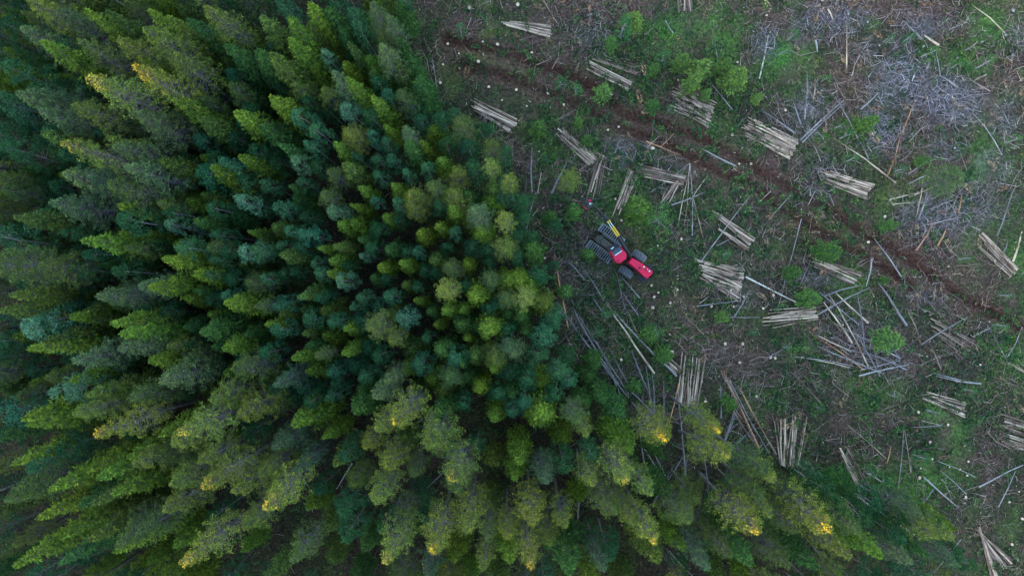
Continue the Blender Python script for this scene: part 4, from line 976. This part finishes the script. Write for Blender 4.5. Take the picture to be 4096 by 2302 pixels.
M_mud = plain('muddy_steel', (.085, .075, .062), .8, 0, .7)
HS = lambda x, y: (2200 + x / 2.896, 700 + y / 2.896)
def HW(x, y, z): return W(*HS(x, y), z)
org = HW(870, 960, 1.2); ax = np.array([-.805, .593, 0]); lf = np.array([-.593, -.805, 0])
# measured in the photograph's picture plane: forward is up-left, left of it is down-left
def U(u, v, z): return np.array([org[0], org[1], 0]) + ax * u + lf * v + np.array([0, 0, z])
gz = h1(org[0], org[1]) - .05
H = bpy.data.objects.new('forest_harvester', None); C.objects.link(H); H.location = (org[0], org[1], gz)
tag(H, 'red forest harvester with chained wheels and a long crane at the forest edge', 'harvester')
hl = np.array([org[0], org[1], 0.0])
def part(name, mb, mats, parent=None, smooth=False, lab=None):
    mb.V = [v - hl for v in mb.V]
    o = link(name, mb.mesh(name, mats, smooth), parent or H)
    if lab: o['label'] = lab
    return o
def box(mb, u0, u1, v0, v1, z0, z1, m=0, tu0=0, tu1=0, tv=0):
    """box in machine axes, with a tapered top"""
    bot = [U(u0, v0, z0), U(u1, v0, z0), U(u1, v1, z0), U(u0, v1, z0)]
    top = [U(u0 + tu0, v0 + tv, z1), U(u1 - tu1, v0 + tv, z1), U(u1 - tu1, v1 - tv, z1), U(u0 + tu0, v1 - tv, z1)]
    mb.prism(bot, top, m)
# chassis
m = MB(); box(m, .9, 3.3, -.42, .42, .75, 1.15, tv=.05); box(m, 3.2, 3.55, -.30, .30, .7, 1.05); box(m, 1.5, 3.2, -.95, -.55, .9, 1.1); box(m, 1.5, 3.2, .45, .85, .9, 1.1); box(m, 2.0, 2.9, -.3, .35, 1.15, 1.35, tu0=.1, tu1=.1, tv=.06)
box(m, 3.0, 3.25, -.8, .8, .75, .95); part('front_frame', m, [M_mud])
m = MB(); box(m, -.55, 1.0, -.22, .22, .7, 1.1); m.tube([U(0, 0, .55), U(0, 0, 1.35)], .27, 12); part('articulation_joint', m, [M_black])
m = MB(); box(m, -2.9, -.4, -.40, .40, .75, 1.2); m.tube([U(-1.0, -1.0, .72), U(-1.0, 1.05, .72)], .16, 10); part('rear_frame', m, [M_black])
# bogie tracks: two wheels each wrapped in a steel band of crossbars
for vc, nm in ((1.0, 'left'), (-1.13, 'right')):
    uc = 2.42; hw = .40; rw = .56; ca, cb = uc - .80, uc + .80; base = .03
    w_ = MB()
    for cu in (ca, cb):
        w_.tube([U(cu, vc - hw * .85, rw + base), U(cu, vc - hw * .7, rw + base), U(cu, vc + hw * .7, rw + base), U(cu, vc + hw * .85, rw + base)], [rw * .82, rw - .05, rw - .05, rw * .82], 20)
    tr = MB(); path = []
    for k in range(56):
        s = k / 56 * (2 * 1.6 + 2 * math.pi * rw)
        if s < 1.6: path.append((ca + s, base + 2 * rw, 0, 1))
        elif s < 1.6 + math.pi * rw: a = (s - 1.6) / rw; path.append((cb + rw * math.sin(a), base + rw + rw * math.cos(a), math.sin(a), math.cos(a)))
        elif s < 3.2 + math.pi * rw: path.append((cb - (s - 1.6 - math.pi * rw), base, 0, -1))
        else: a = math.pi + (s - 3.2 - math.pi * rw) / rw; path.append((ca + rw * math.sin(a), base + rw + rw * math.cos(a), math.sin(a), math.cos(a)))
    for k in range(0, 56, 2):
        u, z, nu, nz = path[k]; tu, tz = nz, -nu; sag = -.03 if nu == 0 and nz > 0 else 0
        P = []
        for (dt, dn) in ((-.024, 0), (.024, 0), (.014, .08), (-.014, .08)): P.append((u + tu * dt + nu * dn, z + tz * dt + nz * dn + sag))
        a_ = [U(p[0], vc - hw, p[1]) for p in P]; b_ = [U(p[0], vc + hw, p[1]) for p in P]; tr.prism(a_, b_)
        # side shoes bent around the tyre edge
        for sgn in (-1, 1): tr.prism([U(p[0], vc + sgn * hw, p[1]) for p in P], [U(p[0] - nu * .1, vc + sgn * (hw + .05), p[1] - nz * .1) for p in P])
    for sgn in (-.95, .95):
        for k in range(56):
            u0, z0, nu, nz = path[k]; u1, z1, _, _ = path[(k + 1) % 56]
            tr.tube([U(u0, vc + sgn * hw, z0 + .01), U(u1, vc + sgn * hw, z1 + .01)], .017, 4)
    wo_ = part('bogie_wheels', w_, [M_rub], smooth=False); part('track_band', tr, [M_chain], parent=wo_)
    bx_ = MB(); box(bx_, uc - .75, uc + .75, vc - (hw + .16 if vc < 0 else -hw - .02), vc - (hw + .02 if vc < 0 else -hw - .16), .45, .8) if False else box(bx_, uc - .7, uc + .7, vc * .52 - .09, vc * .52 + .09, .5, .95)
    part('bogie_beam', bx_, [M_mud])
# rear wheels with chain net
for uc, vc in ((-1.08, -1.04), (-.97, 1.04)):
    rw = .72; hw = .37; t = MB(); prof = [(-hw, .60), (-hw * .9, .68), (-hw * .55, rw), (hw * .55, rw), (hw * .9, .68), (hw, .60)]
    t.tube([U(uc, vc + p[0], rw) for p in prof], [p[1] for p in prof], 28)
    to = part('rear_wheel', t, [M_rub])
    rm = MB(); rm.tube([U(uc, vc - hw - .015, rw), U(uc, vc + hw + .015, rw)], [.36, .36], 16); part('rim', rm, [M_black], parent=to)
    ch = MB(); na = 26; rows = [-.88, -.45, 0, .45, .88]
    def cp(i, j):
        a = (i + (.5 if j % 2 else 0)) * 2 * math.pi / na; q = rows[j]; rr = (rw if abs(q) < .6 else .70) + .02
        return U(uc + rr * math.cos(a), vc + q * hw, rw + rr * math.sin(a))
    for i in range(na):
        for j in range(4):
            o2 = 0 if j % 2 == 0 else 1
            ch.tube([cp(i, j), cp(i + (0 if j % 2 == 0 else 0), j + 1)], .017, 4); ch.tube([cp(i, j), cp(i - 1 if j % 2 == 0 else i + 1, j + 1)], .017, 4)
        for sgn in (-1, 1):
            a = i * 2 * math.pi / na; a2 = (i + 1) * 2 * math.pi / na
            ch.tube([U(uc + .66 * math.cos(a), vc + sgn * (hw + .01), rw + .66 * math.sin(a)), U(uc + .66 * math.cos(a2), vc + sgn * (hw + .01), rw + .66 * math.sin(a2))], .016, 4)
    part('tyre_chain', ch, [M_chain], parent=to)
# cab
ZR = 3.1
roofpx = [(700,880),(792,806),(838,840),(889,915),(885,962),(812,1018),(762,1006)]
roof = np.array([HW(x, y, ZR) for x, y in roofpx]); cen = roof.mean(0)
def ring_at(s, z): q = cen + (roof - cen) * s; q = q.copy(); q[:, 2] = z; return q
m = MB(); m.prism(ring_at(.93, 1.15), ring_at(1.0, 1.75), 0); cab = part('cab', m, [M_red])
m = MB(); m.prism(ring_at(.97, 1.752), ring_at(.97, 2.85), 0); part('cab_window', m, [M_glass], parent=cab)
m = MB(); m.prism(ring_at(1.03, 2.852), ring_at(1.05, 2.98), 0); m.prism(ring_at(1.05, 2.982), ring_at(.95, ZR + .03), 0); part('cab_roof', m, [M_red], parent=cab)
m = MB(); q = [HW(*p, ZR + .04) for p in ((722,892),(806,826),(838,880),(757,937))]; q2 = [p + [0, 0, .05] for p in q]; m.prism(q, q2); part('roof_hatch', m, [M_glass], parent=cab)
m = MB(); q = [HW(*p, ZR + .1) for p in ((752,925),(832,871),(837,879),(757,934))]; q2 = [p + [0, 0, .03] for p in q]; m.prism(q, q2); part('roof_light_bar', m, [M_white], parent=cab)
m = MB(); q = [HW(*p, 2.9) for p in ((684,874),(700,826),(758,790),(792,800),(814,832),(722,892))]; m.prism([p - [0, 0, .06] for p in q], [p + [0, 0, .26] for p in q]); part('front_visor', m, [M_black], parent=cab)
m = MB(); m.prism([HW(*p, 2.97) for p in ((706,850),(738,828),(744,838),(712,860))], [HW(*p, 3.2) for p in ((706,850),(738,828),(744,838),(712,860))]); part('headlamp', m, [M_white], parent=cab)
m = MB(); m.tube([HW(793, 990, ZR + .03), HW(793, 990, ZR + .09)], .07, 12); part('roof_vent', m, [M_black], parent=cab)
# engine hood
ZH = 2.35
hp = [(893,1012),(955,948),(1048,1008),(1196,1112),(1190,1150),(1122,1206)]
top = np.array([HW(x, y, ZH) for x, y in [(916,1012),(962,960),(1050,1010),(1192,1110),(1184,1144),(1122,1200),(1022,1100)]])
ch_ = top.mean(0)
m = MB(); lo = top.copy(); lo[:, 2] = 1.1; lo[:, :2] = ch_[:2] + (top[:, :2] - ch_[:2]) * 1.10
mid_ = top.copy(); mid_[:, 2] = 2.15; mid_[:, :2] = ch_[:2] + (top[:, :2] - ch_[:2]) * 1.06
m.prism(lo, mid_); m.prism(mid_ + [0, 0, .002], top); hood = part('engine_hood', m, [M_red])
m = MB()
for (x, y, r_, hh) in ((1090,1063,.09,.10),(1154,1112,.10,.10),(1134,1090,.055,.08)): m.tube([HW(x, y, ZH + .002), HW(x, y, ZH + hh)], [r_, r_ * .8], 12)
part('exhaust_cap', m, [M_white], parent=hood)
m = MB(); m.tube([HW(1041, 1074, ZH + .002), HW(1041, 1074, ZH + .06)], .11, 14); part('filler_cap', m, [M_black], parent=hood)
m = MB(); q = [HW(*p, ZH + .004) for p in ((1098,1190),(1108,1178),(1128,1192),(1118,1204))]; m.prism(q, [p + [0, 0, .02] for p in q])
q = [HW(*p, ZH + .004) for p in ((1044,1012),(1176,1104),(1166,1120),(1070,1052))]
m2 = MB(); m2.tube([HW(1070, 1045, ZH + .03), HW(1168, 1118, ZH + .03)], .025, 6); m2.tube([HW(1082, 1078, ZH + .03), HW(1158, 1128, ZH + .03)], .025, 6); part('hood_grille', m, [M_black], parent=hood); part('hood_rail', m2, [M_red], parent=hood)
m = MB(); sd_q = [(0, 0)];
for t0, t1 in ((.15, .45), (.5, .8)):
    a = lo[0] * (1 - t0) + lo[5] * t0; b = lo[0] * (1 - t1) + lo[5] * t1
# rear bumper wings
m = MB()
for q in ([(1098,1040),(1150,1016),(1196,1082),(1202,1108),(1150,1082)], [(996,1186),(1010,1160),(1062,1168),(1122,1206),(1148,1230),(1062,1236)], [(1196,1100),(1204,1118),(1192,1160),(1146,1226),(1120,1206),(1188,1150)]):
    lo_ = [HW(*p, 1.15) for p in q]; m.prism(lo_, [p + [0, 0, .5] for p in lo_])
part('rear_bumper', m, [M_black])
# crane: king post, boom, stick
k0 = HW(915, 925, 1.2); k1 = k0 + [0, 0, 1.0]
m = MB(); m.tube([k0 - [0, 0, .3], k0 + [0, 0, .3], k1], [.34, .26, .22], 12); part('crane_base', m, [M_mud])
b1 = HW(880, 860, 2.9); b2 = HW(790, 705, 4.1); b3 = HW(680, 540, 4.6)
def beam(mb, p, q, w0, h0, w1, h1_, m=0):
    d = unit(q - p); s = unit(np.cross(d, [0, 0, 1.0])); u = np.cross(s, d)
    A = [p + s * w0 * a + u * h0 * b for a, b in ((-1, -1), (1, -1), (1, 1), (-1, 1))]; B = [q + s * w1 * a + u * h1_ * b for a, b in ((-1, -1), (1, -1), (1, 1), (-1, 1))]; mb.prism(A, B, m)
m = MB(); beam(m, k1 - [0, 0, .15], b1, .15, .20, .14, .19); beam(m, b1, b2, .14, .19, .12, .16); beam(m, b2 + unit(b3 - b2) * .01, b3, .10, .12, .09, .10); boom = part('crane_boom', m, [M_black])
m = MB()
for off_ in (-.10, .10):
    s = unit(np.cross(b3 - b2, [0, 0, 1.0])); a_ = b2 + s * off_ + [0, 0, .25]; c_ = b3 + s * off_ + [0, 0, .22]
    m.tube([a_, a_ * .38 + c_ * .62], .075, 10); m.tube([a_ * .06 + c_ * .94, c_ + unit(c_ - a_) * .1], .08, 10)
cyl = part('lift_cylinder', m, [M_yel], parent=boom)
m = MB()
for off_ in (-.10, .10):
    s = unit(np.cross(b3 - b2, [0, 0, 1.0])); a_ = b2 + s * off_ + [0, 0, .25]; c_ = b3 + s * off_ + [0, 0, .22]; m.tube([a_ * .38 + c_ * .62, c_], .035, 8)
part('piston_rod', m, [M_white], parent=boom)
m = MB()
for i in range(3):
    s = unit(np.cross(b2 - b1, [0, 0, 1.0])); o_ = s * (.17 + .03 * i); m.tube([k1 + o_ + [0, 0, .2], b1 + o_ + [0, 0, .22 - .05 * i], b2 + o_, b2 + (b3 - b2) * .1], .018, 5)
part('hydraulic_hose', m, [M_rub], parent=boom)
s1 = HW(620, 465, 4.3); s2 = HW(488, 335, 3.2)
m = MB(); beam(m, b3, s1, .18, .17, .15, .15); beam(m, s1 + unit(s2 - s1) * .004, s2, .12, .12, .09, .08); beam(m, HW(700, 520, 4.75), HW(650, 500, 4.6), .09, .09, .16, .09); stick = part('crane_stick', m, [M_black])
m = MB(); m.tube([s2 + [0, 0, .1], s2 - [0, 0, .5]], .10, 10); rot = part('rotator', m, [M_steel])
hc = HW(440, 320, 1.6)
def hbox(mb, px, z0, z1): mb.prism([HW(*p, z0) for p in px], [HW(*p, z1) for p in px])
m = MB(); hbox(m, [(372,328),(398,310),(462,366),(430,402)], 1.5, 1.75); hbox(m, [(392,282),(428,262),(478,300),(470,352),(440,346)], 1.3, 2.15); head = part('harvester_head', m, [M_mud])
m = MB(); hbox(m, [(388,300),(396,274),(420,268),(410,300)], 2.152, 2.3); hbox(m, [(470,300),(486,292),(498,330),(484,340)], 1.6, 2.2); part('feed_roller', m, [M_black], parent=head)
m = MB(); hbox(m, [(446,288),(474,276),(482,296),(456,312)], 2.16, 2.32); hbox(m, [(376,352),(382,346),(430,392),(424,400)], 1.755, 1.80); part('red_cover', m, [M_red], parent=head)
m = MB()
for pts_ in (((478,300),(510,272),(492,258),(452,232),(430,216)), ((470,282),(448,262),(440,240),(428,228)), ((400,300),(384,290),(392,272),(412,262))):
    m.tube([HW(p[0], p[1], 1.9 - .2 * i) for i, p in enumerate(pts_)], np.linspace(.055, .02, len(pts_)), 5)
part('delimbing_knife', m, [M_black], parent=head)
m = MB(); m.tube([HW(468, 330, 2.2), HW(468, 330, 2.42)], .11, 10); part('hose_swivel', m, [M_white], parent=head)

# ------------------------------------------------------------ labels that single out each tree
names = {}
for (o, k, word, Hh, rad, x, y) in trees:
    kk = SHAPE[k]
    vis = -40 < x < 4136 and -40 < y < 2342
    size = 'tall' if Hh > 16.8 else 'small' if (k in 'SBPG' and Hh < 9) else 'broad' if rad > 1.75 else 'slim' if rad < 1.05 and k in 'SBPG' else ''
    fx, fy = min(max(x / 4096 * 100, 0), 100), min(max(y / 2302 * 100, 0), 100)
    orange = ', orange tipped,' if (x, y) in LIT else ''
    clearing = k in 'sb' or (k in 'PG' and x > 3700 and y < 800)
    pre = (size + ' ' if size else '') + word + ' ' + kk + orange
    if clearing:
        s, nme, d = near(x, y); lab = '%s %s the %s' % (pre, s, nme)
    else:
        lab = '%s, %d%% across and %d%% down photo' % (pre, round(fx), round(fy))
    names.setdefault(lab, []).append((o, x, y, fx, fy))
for lab, L in names.items():
    if len(L) == 1: L[0][0]['label'] = lab; continue
    L.sort(key=lambda q: q[1])
    for i, q in enumerate(L): q[0]['label'] = lab + ', %s from left' % ORD[min(i, 23)] if '%' not in lab else lab.replace('%d%%' % round(q[3]), '%.1f%%' % q[3], 1)
for o in list(C.objects):
    l = o.get('label')
    if l and len(l.split()) > 16: l = l.replace(' from the ', ' from ').replace(' in the ', ' in ').replace(' of the ', ' of ')
    if l and len(l.split()) > 16: l = l.replace(' the ', ' ').replace(' with grey limbs', '').replace(' with ragged boughs', '')
    if l: o['label'] = l
    if l and len(l.split()) > 16: print('LONG', l)
